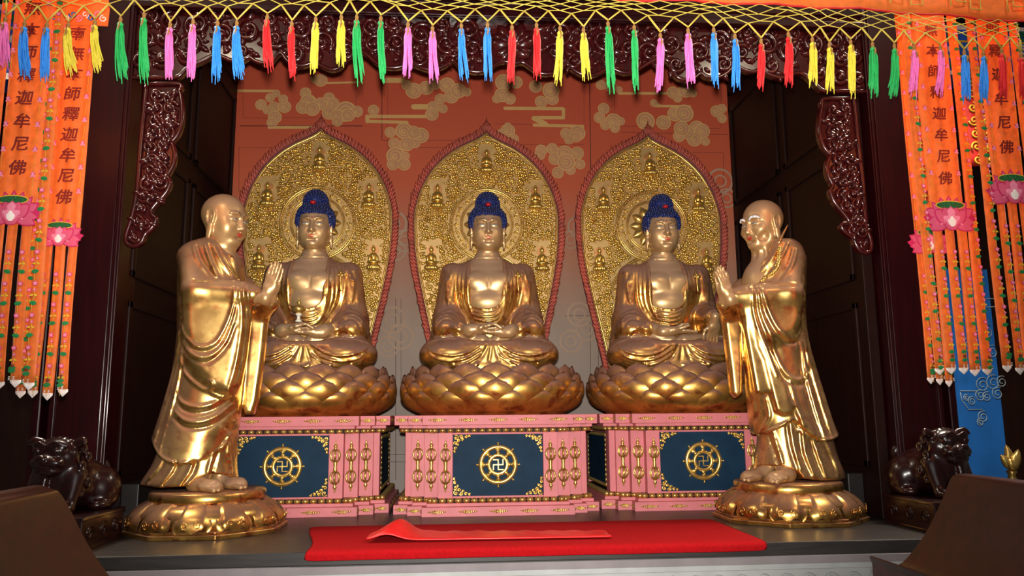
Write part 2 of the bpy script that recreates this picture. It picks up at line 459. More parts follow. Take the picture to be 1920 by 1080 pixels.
    # ------------------------------------------------------------
    def mesh(self, name, mat, flipx=False, smooth_it=1):
        d = self.d; ins = d < 0
        def edge(ax):
            s0 = [slice(None)] * 3; s1 = [slice(None)] * 3; s0[ax] = slice(0, -1); s1[ax] = slice(1, None)
            return tuple(s0), tuple(s1)
        cshape = tuple(np.array(d.shape) - 1)
        cnt = np.zeros(cshape, np.int8)
        for a in (0, 1):
            for b in (0, 1):
                for c in (0, 1):
                    cnt += ins[a:cshape[0] + a, b:cshape[1] + b, c:cshape[2] + c]
        act = (cnt > 0) & (cnt < 8)
        idx = np.argwhere(act); n = len(idx)
        ids = np.full(cshape, -1, np.int32); ids[act] = np.arange(n)
        vals = np.zeros((n, 2, 2, 2), np.float32)
        for a in (0, 1):
            for b in (0, 1):
                for c in (0, 1):
                    vals[:, a, b, c] = d[idx[:, 0] + a, idx[:, 1] + b, idx[:, 2] + c]
        S = np.zeros((n, 3)); C = np.zeros(n)
        for ax in range(3):
            for p in (0, 1):
                for q in (0, 1):
                    sel = [None, None, None]; o = [i for i in range(3) if i != ax]
                    g0 = [slice(None)] * 4; g1 = [slice(None)] * 4
                    g0[ax + 1] = 0; g1[ax + 1] = 1
                    for oo, pq in zip(o, (p, q)): g0[oo + 1] = pq; g1[oo + 1] = pq
                    a = vals[tuple(g0)]; b = vals[tuple(g1)]; m = (a < 0) != (b < 0)
                    t = np.where(m, a / np.where(m, a - b, 1), 0)
                    pos = np.zeros((n, 3)); pos[:, ax] = t; pos[:, o[0]] = p; pos[:, o[1]] = q
                    S[m] += pos[m]; C[m] += 1
        V = self.lo + self.h * (idx + S / C[:, None])
        quads = []
        for ax in range(3):
            s0, s1 = edge(ax); a = ins[s0]; b = ins[s1]
            e = np.argwhere(a != b); o = [(ax + 1) % 3, (ax + 2) % 3]
            ok = np.ones(len(e), bool)
            for oo in o: ok &= (e[:, oo] > 0) & (e[:, oo] < cshape[oo])
            e = e[ok]
            fl = a[tuple(e.T)]
            c = []
            for p, q in ((1, 1), (0, 1), (0, 0), (1, 0)):
                f = e.copy(); f[:, o[0]] -= p; f[:, o[1]] -= q
                c.append(ids[tuple(f.T)])
            Q = np.stack(c, 1); Q[~fl] = Q[~fl][:, ::-1]
            quads.append(Q)
        Q = np.concatenate(quads)
        Q = Q[(Q >= 0).all(1)]
        if flipx: V[:, 0] *= -1; Q = Q[:, ::-1]
        for _ in range(smooth_it):   # light relaxation
            A = np.zeros_like(V); K = np.zeros(len(V))
            for i in range(4):
                np.add.at(A, Q[:, i], V[Q[:, (i + 1) % 4]]); np.add.at(K, Q[:, i], 1)
                np.add.at(A, Q[:, i], V[Q[:, (i + 3) % 4]]); np.add.at(K, Q[:, i], 1)
            V = .5 * V + .5 * A / np.maximum(K, 1)[:, None]
        me = bpy.data.meshes.new(name)
        me.vertices.add(len(V)); me.vertices.foreach_set('co', V.astype(np.float32).ravel())
        me.loops.add(len(Q) * 4); me.loops.foreach_set('vertex_index', Q.astype(np.int32).ravel())
        me.polygons.add(len(Q)); me.polygons.foreach_set('loop_start', np.arange(0, len(Q) * 4, 4, dtype=np.int32))
        me.polygons.foreach_set('use_smooth', np.ones(len(Q), bool))
        me.materials.append(mat); me.update(calc_edges=True); me.validate()
        return me

# ------------------------------------------------------------------ the setting
EDGE = -1.42                    # front edge of the altar platform
o = MB().box((-6.5, EDGE, -.075), (6.5, 3.2, 0)).build('platform_deck', W_DECK); bevel(o, .006); struct(o)
mb = MB().box((-6.5, EDGE + .03, -1.0), (6.5, 3.1, -.075))
mb.box((-6.5, EDGE - .005, -.15), (6.5, EDGE + .03, -.076))
o = mb.build('platform_stone', M_STONE); struct(o)
o = MB().box((-6.5, EDGE - .02, -.118), (6.5, EDGE - .005, -.076)).build('trim_1', M_STONE2); struct(o)
# carved cloud scrolls on the stone front
mb = MB()
def spiral(cx, cz, r, turns=1.6, a0=0, s=1, n=26, rend=.12):
    out = []
    for i in range(n):
        t = i / (n - 1); a = a0 + s * turns * 2 * PI * t; q = r * (1 - t * (1 - rend)); out.append((cx + q * math.cos(a), cz + q * math.sin(a)))
    return out
for i in range(46):
    x = -3.0 + i * .135
    P = spiral(x, -.245, .06, 1.5, PI / 2, 1 if i % 2 else -1)
    mb.tube([(a, EDGE + .03, b) for a, b in P], .008, 5)
    mb.tube([(x - .068 + .136 * t, EDGE + .03, -.245 + .068 * math.sin(PI * t) - .01) for t in np.linspace(0, 1, 9)], .01, 5)
o = mb.build('trim_2', M_STONE); struct(o)
o = MB().box((-7, -9, -1.05), (7, 3.2, -1.0)).build('floor', plain('grey_floor_tiles', srgb(96, 92, 88), .5)); struct(o)
o = MB().box((-7, -2.6, 6.0), (7, 3.2, 6.1)).build('ceiling', W_WALL); struct(o)

# back wall with the painted sky
m, nt, b = newmat('painted_sky_mural'); L = nt.links.new
tc = N(nt, 'ShaderNodeTexCoord'); sp = N(nt, 'ShaderNodeSeparateXYZ'); L(tc.outputs['Object'], sp.inputs[0])
n1 = noise(nt, 1.3, 5); ad = N(nt, 'ShaderNodeMath', operation='MULTIPLY_ADD'); L(n1.outputs[0], ad.inputs[0]); ad.inputs[1].default_value = .5; L(sp.outputs[2], ad.inputs[2])
mr = N(nt, 'ShaderNodeMapRange'); L(ad.outputs[0], mr.inputs[0]); mr.inputs[1].default_value = .8; mr.inputs[2].default_value = 4.6
r = ramp(nt, mr.outputs[0], [(.0, srgb(150, 138, 132)), (.30, srgb(156, 134, 118)), (.50, srgb(176, 116, 88)), (.68, srgb(194, 88, 54)), (1, srgb(186, 72, 44))])
L(r.outputs[0], b.inputs['Base Color']); b.inputs['Roughness'].default_value = .7
M_MURAL = m
YW = 1.95                       # plane of the painted back wall
XWL, XWR = -2.60, 2.66          # niche side walls
wall = MB().box((XWL, YW, 0), (XWR, YW + .1, 5.8)).build('wall_back', M_MURAL); struct(wall)
# panel seams
mb = MB()
def seam(x0, y0, x1, y1, w=.003):
    p = at(x0, y0, YW); q = at(x1, y1, YW)
    mb.tube([(p[0], YW, p[2]), (q[0], YW, q[2])], w * .75, 4)
for (x0, y0, x1, y1, w) in ((716, 158, 716, 262, .004), (727, 145, 727, 345, .002), (668, 128, 668, 222, .002), (456, 140, 456, 220, .002), (456, 221, 668, 221, .002), (450, 236, 680, 236, .005), (716, 263, 900, 263, .003), (728, 277, 930, 277, .003),
      (1105, 130, 1108, 330, .005), (1095, 140, 1095, 230, .002), (1152, 150, 1152, 234, .002), (1152, 236, 1350, 241, .002), (1352, 150, 1352, 240, .002), (1165, 248, 1365, 252, .003), (1145, 272, 1145, 300, .002), (1357, 288, 1357, 470, .003), (1300, 286, 1358, 286, .002), (930, 232, 1100, 236, .002), (960, 271, 1095, 271, .002), (448, 275, 448, 360, .002), (450, 277, 560, 277, .002),
      (742, 560, 742, 900, .003), (752, 560, 752, 720, .002), (1107, 420, 1107, 720, .003), (1122, 560, 1122, 720, .003), (722, 852, 770, 852, .003), (722, 866, 770, 866, .003), (1088, 852, 1120, 852, .003), (1088, 866, 1120, 866, .003), (1060, 592, 1105, 592, .003)):
    seam(x0, y0, x1, y1, w)
o = mb.build('panel_seams', M_INK, wall)
# cloud scrolls painted on the wall (flat, a hair proud of it)
C_FILL = plain('cloud_paint_mauve', srgb(190, 132, 98), .7, 0, .1, 6); C_RIM = plain('cloud_paint_ochre', srgb(206, 160, 96), .7, 0, .08, 6)
C_LOW = plain('cloud_paint_faint', srgb(170, 140, 116), .7, 0, .08, 6)
ZA = (440, 100, 3.84); ZB = (900, 100, 3.84)
DA = [(255, 320, 35), (190, 370, 42), (285, 390, 45), (360, 385, 48), (350, 330, 35), (290, 460, 50), (300, 290, 30), (235, 410, 32), (270, 500, 40),
      (510, 285, 42), (530, 350, 60), (540, 350, 45), (620, 365, 50), (680, 320, 42), (710, 360, 45), (490, 390, 50), (560, 400, 55), (800, 420, 80), (680, 430, 52),
      (740, 450, 50), (880, 420, 45), (740, 490, 40), (820, 445, 50), (580, 185, 34), (620, 195, 50), (1000, 410, 42),
      (1430, 390, 48), (1420, 440, 50), (1500, 400, 35), (1290, 270, 62), (1240, 230, 40), (1380, 250, 55), (1440, 220, 48), (1530, 230, 60), (1560, 312, 55),
      (1610, 270, 60), (1670, 280, 35), (1480, 330, 42), (1220, 560, 65), (1340, 592, 60), (1120, 570, 42), (1290, 570, 50), (1150, 650, 45), (1300, 650, 38), (1240, 655, 55),
      (1160, 740, 70), (1220, 800, 48), (1140, 800, 45), (1230, 740, 32)]
DB = [(170, 210, 65), (260, 210, 50), (160, 300, 58), (120, 330, 35), (215, 330, 45), (400, 240, 50), (440, 350, 48), (520, 330, 50), (510, 270, 65), (700, 575, 62), (620, 580, 45),
      (690, 600, 46), (640, 625, 36), (200, 560, 55), (240, 620, 42), (150, 580, 35), (200, 525, 28), (440, 700, 45), (520, 690, 45), (700, 720, 50), (540, 760, 50), (720, 800, 40),
      (560, 860, 45), (430, 730, 42), (650, 840, 40), (610, 720, 60), (620, 785, 68), (890, 400, 45), (860, 465, 45), (960, 490, 62), (900, 520, 38), (1010, 490, 35), (970, 540, 38),
      (870, 230, 40), (940, 240, 48), (1000, 265, 28), (1390, 285, 50), (1480, 270, 58), (1420, 325, 36), (1530, 290, 34), (1250, 360, 30), (1320, 500, 58), (1190, 490, 72), (1400, 440, 58),
      (1560, 540, 60), (1430, 600, 46), (1600, 560, 58), (1540, 620, 58), (1620, 635, 36), (1490, 570, 58), (1450, 545, 62), (1470, 435, 72), (1700, 420, 48), (1740, 470, 38), (1740, 400, 38)]
BA = [((30, 270), (300, 272), 20), ((250, 532), (590, 532), 24), ((650, 215), (920, 207), 16), ((960, 455), (1400, 455), 26), ((960, 490), (1240, 497), 24), ((955, 455), (955, 490), 30), ((1290, 385), (1400, 385), 42), ((1090, 195), (1210, 195), 40), ((1235, 500), (1250, 540), 26)]
BB = [((180, 397), (590, 400), 26), ((600, 402), (600, 464), 26), ((400, 465), (600, 465), 26), ((390, 470), (470, 510), 40), ((390, 518), (740, 527), 24), ((1000, 290), (1350, 290), 20), ((1250, 380), (1510, 385), 20), ((1240, 362), (1290, 378), 30), ((730, 530), (740, 560), 24)]
mb = MB(); lay = 0
for (ox, oy, s), DD, BBX in ((ZA, DA, BA), (ZB, DB, BB)):
    def wp(x, y): q = at(ox + x / s, oy + y / s, YW); return q[0], q[2]
    u = 1 / s / FPX * 8.05
    for (p, q, wd) in BBX:
        a = np.array(wp(*p)); c = np.array(wp(*q)); lay += 1; yy = YW - .0015 - lay * 4e-5; hw = wd * u / 2
        t = (c - a) / np.linalg.norm(c - a); nn = np.array((-t[1], t[0])) * hw
        V = [a + nn, a - nn, c - nn, c + nn]; mb.add([(v[0], yy, v[1]) for v in V], [(0, 1, 2, 3)], C_RIM)
        mb.disc(a, hw, yy - 1e-5, 12, C_RIM); mb.disc(c, hw, yy - 1e-5, 12, C_RIM)
    for (x, y, r) in DD:
        c = wp(x, y); rr = r * u; lay += 1; yy = YW - .0015 - lay * 4e-5
        mb.disc(c, rr, yy, 22, C_RIM); mb.disc(c, rr * .84, yy - 1e-5 * 1.5, 22, C_FILL); mb.disc(c, rr * .62, yy - 2.2e-5, 18, C_RIM, rr * .5)
        mb.disc((c[0] - rr * .1, c[1] - rr * .05), rr * .3, yy - 2.8e-5, 14, C_RIM); mb.disc((c[0] - rr * .05, c[1]), rr * .13, yy - 3.4e-5, 10, C_FILL); lay += 1
for (x, y, r) in [(738, 420, 26), (758, 452, 22), (742, 470, 20), (1083, 425, 20), (1070, 450, 18), (735, 600, 26), (752, 632, 24), (728, 650, 20), (1086, 590, 24), (1100, 618, 22), (1070, 640, 22), (1350, 340, 26), (1362, 372, 20)]:
    c = at(x, y, YW); c = (c[0], c[2]); rr = r / FPX * 8.05; lay += 1; yy = YW - .0015 - lay * 4e-5
    mb.disc(c, rr, yy, 20, C_LOW, rr * .84); mb.disc(c, rr * .5, yy, 18, C_LOW, rr * .38)
o = mb.build('painted_clouds', None, wall)
o = MB().box((-6.5, YW + .02, 0), (XWL, YW + .1, 6)).build('wall_back_west', W_WALL); struct(o)
o = MB().box((XWR, YW + .02, 0), (6.5, YW + .1, 6)).build('wall_back_east', W_WALL); struct(o)

# side walls of the niche with raised panels
YP = -.66                       # front of the posts
for s, nm in ((-1, 'left'), (1, 'right')):
    x0 = 2.60 if s < 0 else 2.66; pi = 2.59 if s < 0 else 2.75
    mb = MB()
    def bx(a, c, y0, y1, z0, z1): mb.box((min(s * a, s * c), y0, z0), (max(s * a, s * c), y1, z1))
    bx(x0, x0 + .08, YP + .1, YW, 0, 5.8)
    for (ya, yb) in ((-.45, .62), (.74, 1.88)):
        for (za, zb) in ((.35, 1.55), (1.72, 2.75), (2.92, 4.0), (4.15, 5.0)):
            for (p, q) in (((ya, za), (yb, za + .05)), ((ya, zb - .05), (yb, zb)), ((ya, za), (ya + .05, zb)), ((yb - .05, za), (yb, zb))):
                bx(x0 - .022, x0, p[0], q[0], p[1], q[1])
    o = mb.build('wall_' + nm, W_WALL); bevel(o, .006); struct(o)
    mb = MB(); bx(x0 - .12, x0 - .001, YP + .32, YW, 0, .30)
    o = mb.build('baseboard_' + nm, plain('dusty_plinth_' + nm, srgb(30, 26, 25), .5)); bevel(o, .008); struct(o)
    mb = MB(); bx(pi, pi + .37, YP, YP + .3, 0, 5.8)
    for (a, c) in ((.012, .028), (.040, .048), (.33, .362)): bx(pi + a, pi + c, YP - .012, YP, 0, 5.8)
    o = mb.build('post_' + nm, W_POST); bevel(o, .006); struct(o)
    mb = MB(); bx(pi + .44, pi + .50, YP + .04, YP + .34, 0, 5.8)
    o = mb.build('trim_' + ('3' if s < 0 else '4'), W_POST); bevel(o, .012); struct(o)
# lintel over the carved board
ZB0 = float(at(960, 40, YP)[2])
mb = MB().box((-2.59, YP - .03, ZB0), (2.75, YP + .25, ZB0 + 1.2)); mb.box((-2.59, YP - .06, ZB0), (2.75, YP - .03, ZB0 + .05)); mb.box((-2.59, YP - .05, ZB0 + .1), (2.75, YP - .03, ZB0 + .22))
o = mb.build('lintel', W_POST); bevel(o, .008); struct(o)

# ------------------------------------------------------------------ carved valance and brackets
def leaf(mb, c, ang, ln, wd, y0, h, mat=None):
    P = []
    for i in range(9):
        t = i / 8; hw = wd * math.sin(PI * min(1, t * .96 + .04)) ** .8
        row = []
        for j in range(5):
            u = (j - 2) / 2
            a = t * ln; bx = u * hw; q = .25 * ln * t * t
            X = c[0] + a * math.cos(ang) - (bx + q * .5) * math.sin(ang); Z = c[1] + a * math.sin(ang) + (bx + q * .5) * math.cos(ang)
            row.append((X, y0 - h * (1 - u * u) ** .5 * math.sin(PI * t) ** .5 - .004, Z))
        P.append(row)
    mb.grid(P)
def scroll(mb, cx, cz, r, a0, s, y0, th, turns=1.5):
    n = 30; pts = []; rr = []
    for i in range(n):
        t = i / (n - 1); a = a0 + s * turns * 2 * PI * t; q = r * (1 - .86 * t)
        pts.append((cx + q * math.cos(a), y0 - th * (.3 + .7 * t), cz + q * math.sin(a))); rr.append(th * (1.0 - .45 * t))
    rr[0] *= .3
    mb.tube(pts, rr, 7); mb.ball((cx, y0 - th * 1.1, cz), th * 1.1, 8, 6)

def rim_pts(px, Y):
    return [(at(x, y, Y)[0], at(x, y, Y)[2]) for x, y in px]
RIM = [(238, 146), (262, 147), (300, 147), (326, 147), (338, 143), (347, 134), (358, 125), (378, 116), (398, 107), (415, 107), (432, 114), (450, 117), (462, 111), (468, 108), (480, 116), (496, 120), (512, 114), (523, 101), (530, 103), (540, 116), (560, 125), (580, 121), (590, 118), (604, 125), (622, 132), (640, 126), (650, 112),
       (662, 100), (674, 97), (688, 103), (702, 116), (720, 126), (742, 128), (758, 124), (768, 118), (780, 124), (800, 131), (820, 130), (838, 122), (848, 113), (860, 124), (880, 134), (900, 136), (918, 130), (932, 120), (946, 116), (963, 120), (980, 118), (994, 127),
       (1012, 138), (1034, 139), (1052, 130), (1062, 121), (1076, 133), (1096, 142), (1116, 141), (1132, 133), (1146, 128), (1158, 134), (1176, 138), (1196, 131), (1215, 120), (1234, 111), (1250, 114), (1259, 126), (1266, 143), (1282, 151), (1298, 150), (1312, 139), (1326, 146),
       (1344, 147), (1362, 138), (1374, 126), (1386, 128), (1398, 134), (1412, 136), (1424, 132), (1438, 140), (1460, 147), (1478, 143), (1494, 138), (1508, 142), (1522, 154), (1534, 166), (1546, 172), (1580, 172), (1632, 173)]
YV = YP + .03; KV = 1.12
def carved(name, outline_bottom, label, cat, top=None, seedn=3, y=YV, spots=()):
    """outline_bottom: XZ rim from left to right (or a closed outline when top is None)"""
    root = empty(name, (0, y, 0), label, cat)
    rim = [np.array(p) for p in spline(outline_bottom, 3)]
    poly = [tuple(p) for p in rim] + ([] if top is None else [(rim[-1][0], top), (rim[0][0], top)])
    MB().prism(poly, .0, .05, 'y').build('backing_board', W_CARVE, root)
    MB().tube([(p[0], -.012, p[1]) for p in rim], .017, 8).tube([(p[0], -.02, p[1] + .0) for p in rim], .006, 6).build('moulded_rim', W_CARVE, root)
    return root
RB = rim_pts(RIM, YV)
val = carved('carved_valance', RB, 'dark red carved wooden valance with scalloped edge under the lintel', 'valance', ZB0)
rnd = random.Random(5)
rx = np.array([p[0] for p in RB]); rz = np.array([p[1] for p in RB])
mb = MB()
# lotus in the middle of the valance, scrolls mirrored to both sides
cx0 = float(at(963, 90, YV)[0]); cz0 = float(at(963, 88, YV)[2])
for k, a in enumerate((90, 62, 118, 36, 144, 14, 166)):
    leaf(mb, (cx0, cz0), math.radians(a), .20 if k < 3 else .18, .06, -.005, .04)
for a in (205, 335, 225, 315):
    leaf(mb, (cx0, cz0), math.radians(a), .15, .045, -.005, .03)
mb.ball((cx0, -.02, cz0), (.03, .02, .02))
mb.build('lotus_carving', W_CARVE, val)
mb = MB()
unit = [(.30, .10, .085, 1), (.27, -.03, .06, -1), (.44, .0, .07, 1), (.47, .14, .05, -1), (.40, -.11, .05, 1), (.60, .06, .09, -1), (.62, -.10, .055, 1), (.76, -.0, .065, 1), (.78, .14, .055, -1), (.90, -.02, .075, -1),
        (.92, .11, .06, 1), (1.05, .05, .08, 1), (1.08, -.1, .055, -1), (1.20, .13, .05, 1), (1.24, -.01, .08, -1), (1.38, .08, .075, 1), (1.40, -.09, .06, -1), (1.53, .0, .06, 1), (1.57, .14, .05, -1), (1.70, .06, .08, -1), (1.73, -.09, .055, 1),
        (1.86, .02, .07, 1), (1.9, .14, .045, -1), (2.02, .08, .08, 1), (2.05, -.04, .06, -1), (2.18, .1, .07, -1), (2.22, -.02, .06, 1), (2.31, .13, .05, 1)]
for (dx, dz, r, s) in unit:
    r = r * KV
    for sd in (-1, 1):
        X = cx0 + sd * dx * KV; Z = cz0 + dz * KV; zmin = np.interp(X, rx, rz) + .02
        if X < rx[0] - .3 or X > rx[-1] + .3: continue
        if Z - r * .7 < zmin: Z = zmin + r * .8
        a0 = rnd.uniform(0, 2 * PI)
        scroll(mb, X, Z, r, a0, s * sd, -.006, .015 + r * .09)
        for q in range(3):
            aa = a0 + rnd.uniform(-.6, .6) + q * 2.1
            leaf(mb, (X + r * .8 * math.cos(aa), Z + r * .8 * math.sin(aa)), aa + sd * .7, r * 1.3, r * .35, -.002, .024)
        mb.ball((X + r * .3, -.03, Z - r * .4), .012, 8, 6)
rr2 = random.Random(8)
for k in range(230):
    X = rr2.uniform(rx[0] + .04, rx[-1] - .04); lo_ = np.interp(X, rx, rz) + .035; hi_ = ZB0 - .03
    if abs(X - cx0) < .24: continue
    if X - rx[0] < .55 or rx[-1] - X < .55: lo_ += .08
    Z = rr2.uniform(lo_, max(lo_ + .01, hi_)); q = rr2.uniform(.045, .085)
    leaf(mb, (X, Z), rr2.uniform(0, 6.28), q, q * .28, -.001, .018)
for sd, xe in ((1, rx[0]), (-1, rx[-1])):
    for (dx, dz, r) in ((.10, .12, .07), (.24, .14, .06), (.12, .30, .06), (.30, .30, .07), (.40, .16, .05)):
        X = xe + sd * dx; Z = max(float(np.interp(X, rx, rz)) + r * 1.25, float(rz[0]) + dz)
        if Z + r < ZB0: scroll(mb, X, Z, r, rr2.uniform(0, 6), sd, -.006, .02)
mb.build('scroll_carving', W_CARVE, val)

# hanging side brackets
BRL = [(276, 159), (272, 200), (264, 280), (258, 360), (248, 410), (240, 434), (237, 448), (240, 458), (252, 462), (266, 455), (273, 440), (282, 432), (291, 420), (294, 410), (288, 406), (284, 396), (296, 380), (312, 362), (320, 346), (318, 336), (315, 330), (326, 310), (329, 290), (325, 272), (322, 268), (334, 254), (341, 235), (343, 210), (340, 180), (337, 172), (338, 159)]
BRR = [(1598, 186), (1601, 200), (1609, 280), (1617, 350), (1622, 420), (1630, 448), (1632, 464), (1626, 474), (1612, 471), (1603, 458), (1598, 446), (1586, 438), (1577, 428), (1577, 420), (1588, 420), (1590, 414), (1578, 398), (1562, 378), (1555, 358), (1560, 348), (1551, 330), (1549, 310), (1553, 297), (1557, 292), (1543, 276), (1535, 250), (1536, 220), (1540, 199), (1543, 187)]
for PX, nm, sd in ((BRL, 'beside the left post', 1), (BRR, 'beside the right post', -1)):
    Q = rim_pts(PX, YV)
    br = carved('carved_bracket', Q + [Q[0]], 'dark red carved wooden bracket with openwork scrolls hanging ' + nm, 'bracket')
    br['group'] = 'carved brackets of the niche'
    QA = np.array(Q); mb = MB(); top = QA[:, 1].max(); bot = QA[:, 1].min(); nz = 12
    for i in range(nz):
        z = bot + .06 + (top - bot - .15) * i / (nz - 1)
        xs = []
        for a, c in zip(Q, Q[1:] + [Q[0]]):
            if (a[1] - z) * (c[1] - z) < 0: xs.append(a[0] + (c[0] - a[0]) * (z - a[1]) / (c[1] - a[1]))
        if len(xs) < 2: continue
        xa, xb = min(xs), max(xs); wdt = xb - xa; r = min(.06, wdt * .33)
        for t in ((.34, .7) if wdt > .12 else (.5,)):
            X = xa + wdt * t; zz = z + rnd.uniform(-.015, .015)
            a0 = rnd.uniform(0, 6.28); scroll(mb, X, zz, r * rnd.uniform(.7, 1), a0, rnd.choice((-1, 1)), -.006, .012 + r * .08)
            leaf(mb, (X, zz), rnd.uniform(0, 6.28), r * 1.6, r * .4, -.004, .028)
            leaf(mb, (X, zz), rnd.uniform(0, 6.28), r * 1.6, r * .4, -.004, .028)
    if True:  # lotus bud in the upper third
        c = (QA[:, 0].mean() + sd * .02, bot + (top - bot) * .72)
        for a in (90, 50, 130, 10, 170, 250, 290): leaf(mb, c, math.radians(a), .1, .03, -.012, .03)
    mb.build('scroll_carving', W_CARVE, br)

# ------------------------------------------------------------------ pink sumeru pedestals
BX = {-1: -1.625, 0: -.02, 1: 1.60}; LX = {-1: -1.585, 0: -.01, 1: 1.575}          # axes of aureoles and thrones
WHERE = {-1: 'behind the left standing monk', 0: 'in the middle', 1: 'behind the right standing monk'}
def step_plan(e, y1=1.40):
    """stepped outline, e = how far it is drawn in"""
    a = [(.574 - e, 0 + e), (.574 - e, .10 + e), (.685 - e, .10 + e), (.685 - e, .20 + e), (.795 - e, .20 + e), (.795 - e, y1)]
    return [(-x, y) for x, y in a[::-1]] + a
def floral_mount(mb, cx, cz, w, h, y):
    """pierced gilt mount of little curls"""
    for sx in (-1, 1):
        for (dx, dz, r) in ((.12, .0, .28), (.38, .18, .22), (.38, -.2, .22), (.62, .02, .22), (.2, .32, .18), (.2, -.34, .18)):
            P = spiral(cx + sx * dx * w, cz + dz * h, r * h, 1.2, PI / 2, sx, 12, .2)
            mb.tube([(p, y, q) for p, q in P], .0042, 5)
        mb.tube([(cx + sx * w * .66, y, cz), (cx + sx * w * .85, y - .002, cz + .12 * h), (cx + sx * w, y, cz)], [.006, .005, .001], 5)
    mb.ball((cx, y - .002, cz), (.2 * h, .006, .24 * h), 8, 6)
def bead_row(e, z0, z1, up):
    """gilt row of rounded lappets following the stepped plan"""
    mb = MB(); mb.mi(G_TRIM); P = step_plan(e)[1:-1]; P = [step_plan(e)[0]] + P + [step_plan(e)[-1]]
    for a, c in zip(P, P[1:]):
        a = np.array(a); c = np.array(c); L = np.linalg.norm(c - a); n = max(1, int(round(L / .062)))
        for i in range(n):
            q = a + (c - a) * (i + .5) / n
            if up: mb.ball((q[0], q[1], (z0 + z1) / 2), (.027, .027, (z1 - z0) * .55), 8, 6)
            else: mb.ball((q[0], q[1], (z0 + z1) / 2), (.029, .029, (z1 - z0) * .62), 8, 6)
    mb.prism(step_plan(e + .012), z0, z1, 'z', W_WALL)
    return mb
def vajra_mesh():
    mb = MB()
    for s in (1, -1):
        c = s * .082
        mb.lathe([(.0, c - .036), (.012, c - .040), (.012, c - .034)], 8); 
        for k in range(6):
            a = k * PI / 3 + PI / 6
            mb.tube([(.012 * math.cos(a), .012 * math.sin(a), c - .045), (.03 * math.cos(a), .03 * math.sin(a), c - .032), (.041 * math.cos(a), .041 * math.sin(a), c), (.03 * math.cos(a), .03 * math.sin(a), c + .032), (.012 * math.cos(a), .012 * math.sin(a), c + .045)], .0068, 6)
        mb.lathe([(.016, c - .045), (.006, c - .03), (.005, c), (.006, c + .03), (.016, c + .045)], 8)
        e = s * .13
        mb.lathe([(.015, e - s * .004), (.008, e + s * .008), (.016, e + s * .02), (.014, e + s * .03), (.006, e + s * .038), (.008, e + s * .046), (.0, e + s * .066)][::s], 10)
    mb.lathe([(.013, -.04), (.016, -.02), (.012, 0), (.016, .02), (.013, .04)], 10)
    return mb
def wheel_mb():
    mb = MB(); n = 48
    def ringp(prof):
        for k in range(n):
            pass
    def ring(prof):
        vs = []; m = len(prof)
        for k in range(n):
            a = 2 * PI * k / n
            for (r, y) in prof: vs.append((r * math.cos(a), y, r * math.sin(a)))
        fs = [(k * m + i, ((k + 1) % n) * m + i, ((k + 1) % n) * m + (i + 1) % m, k * m + (i + 1) % m) for k in range(n) for i in range(m)]
        mb.add(vs, [f[::-1] for f in fs], None, True)
    ring([(.116, 0), (.116, -.012), (.122, -.022), (.133, -.024), (.146, -.02), (.149, -.01), (.149, 0)])
    ring([(.056, 0), (.056, -.016), (.061, -.022), (.067, -.02), (.074, -.024), (.082, -.014), (.083, 0)])
    for k in range(8):
        a = k * PI / 4 + PI / 2; ca, sa = math.cos(a), math.sin(a)
        mb.tube([(r * ca, -.012, r * sa) for r in (.078, .09, .1, .12)], [.026, .013, .013, .03], 8, flat=.55)
        mb.ball((.1 * ca, -.018, .1 * sa), .0105, 8, 6)
        mb.tube([(r * ca, -.012, r * sa) for r in (.147, .156)], .005, 6); mb.ball((.161 * ca, -.013, .161 * sa), .009, 8, 6)
        a2 = a + PI / 8   # web between the openings
        mb.tube([(r * math.cos(a2), -.008, r * math.sin(a2)) for r in (.076, .082)], .012, 6)
    return mb
def manji_mb():
    mb = MB(); s = .040; t = .0036; y0, y1 = -.014, .0
    mb.box((-t, y0, -s), (t, y1, s)); mb.box((-s, y0 + .0008, -t), (s, y1, t))
    mb.box((-s, y0 + .0004, s - 2 * t), (t, y1, s)); mb.box((-t, y0 + .0004, -s), (s, y1, -s + 2 * t))
    mb.box((s - 2 * t, y0 + .0006, -t), (s, y1, s)); mb.box((-s, y0 + .0006, -s), (-s + 2 * t, y1, t))
    return mb
def corner_mb(sx, sz):
    mb = MB()
    for (dx, dz, r) in ((.018, .018, .018), (.05, .015, .014), (.015, .05, .014), (.078, .012, .011), (.012, .078, .011), (.036, .034, .012), (.1, .008, .008), (.008, .1, .008), (.06, .028, .008), (.028, .06, .008)):
        P = spiral(-sx * dx, -sz * dz, r, 1.4, RNG.uniform(0, 6), sx * sz, 14, .1)
        mb.tube([(p * 1.25, -.004, q * 1.25) for p, q in P], .0055, 5)
        mb.ball((-sx * dx * 1.25, -.004, -sz * dz * 1.25), (r * .6, .007, r * .5), 7, 5)
    return mb

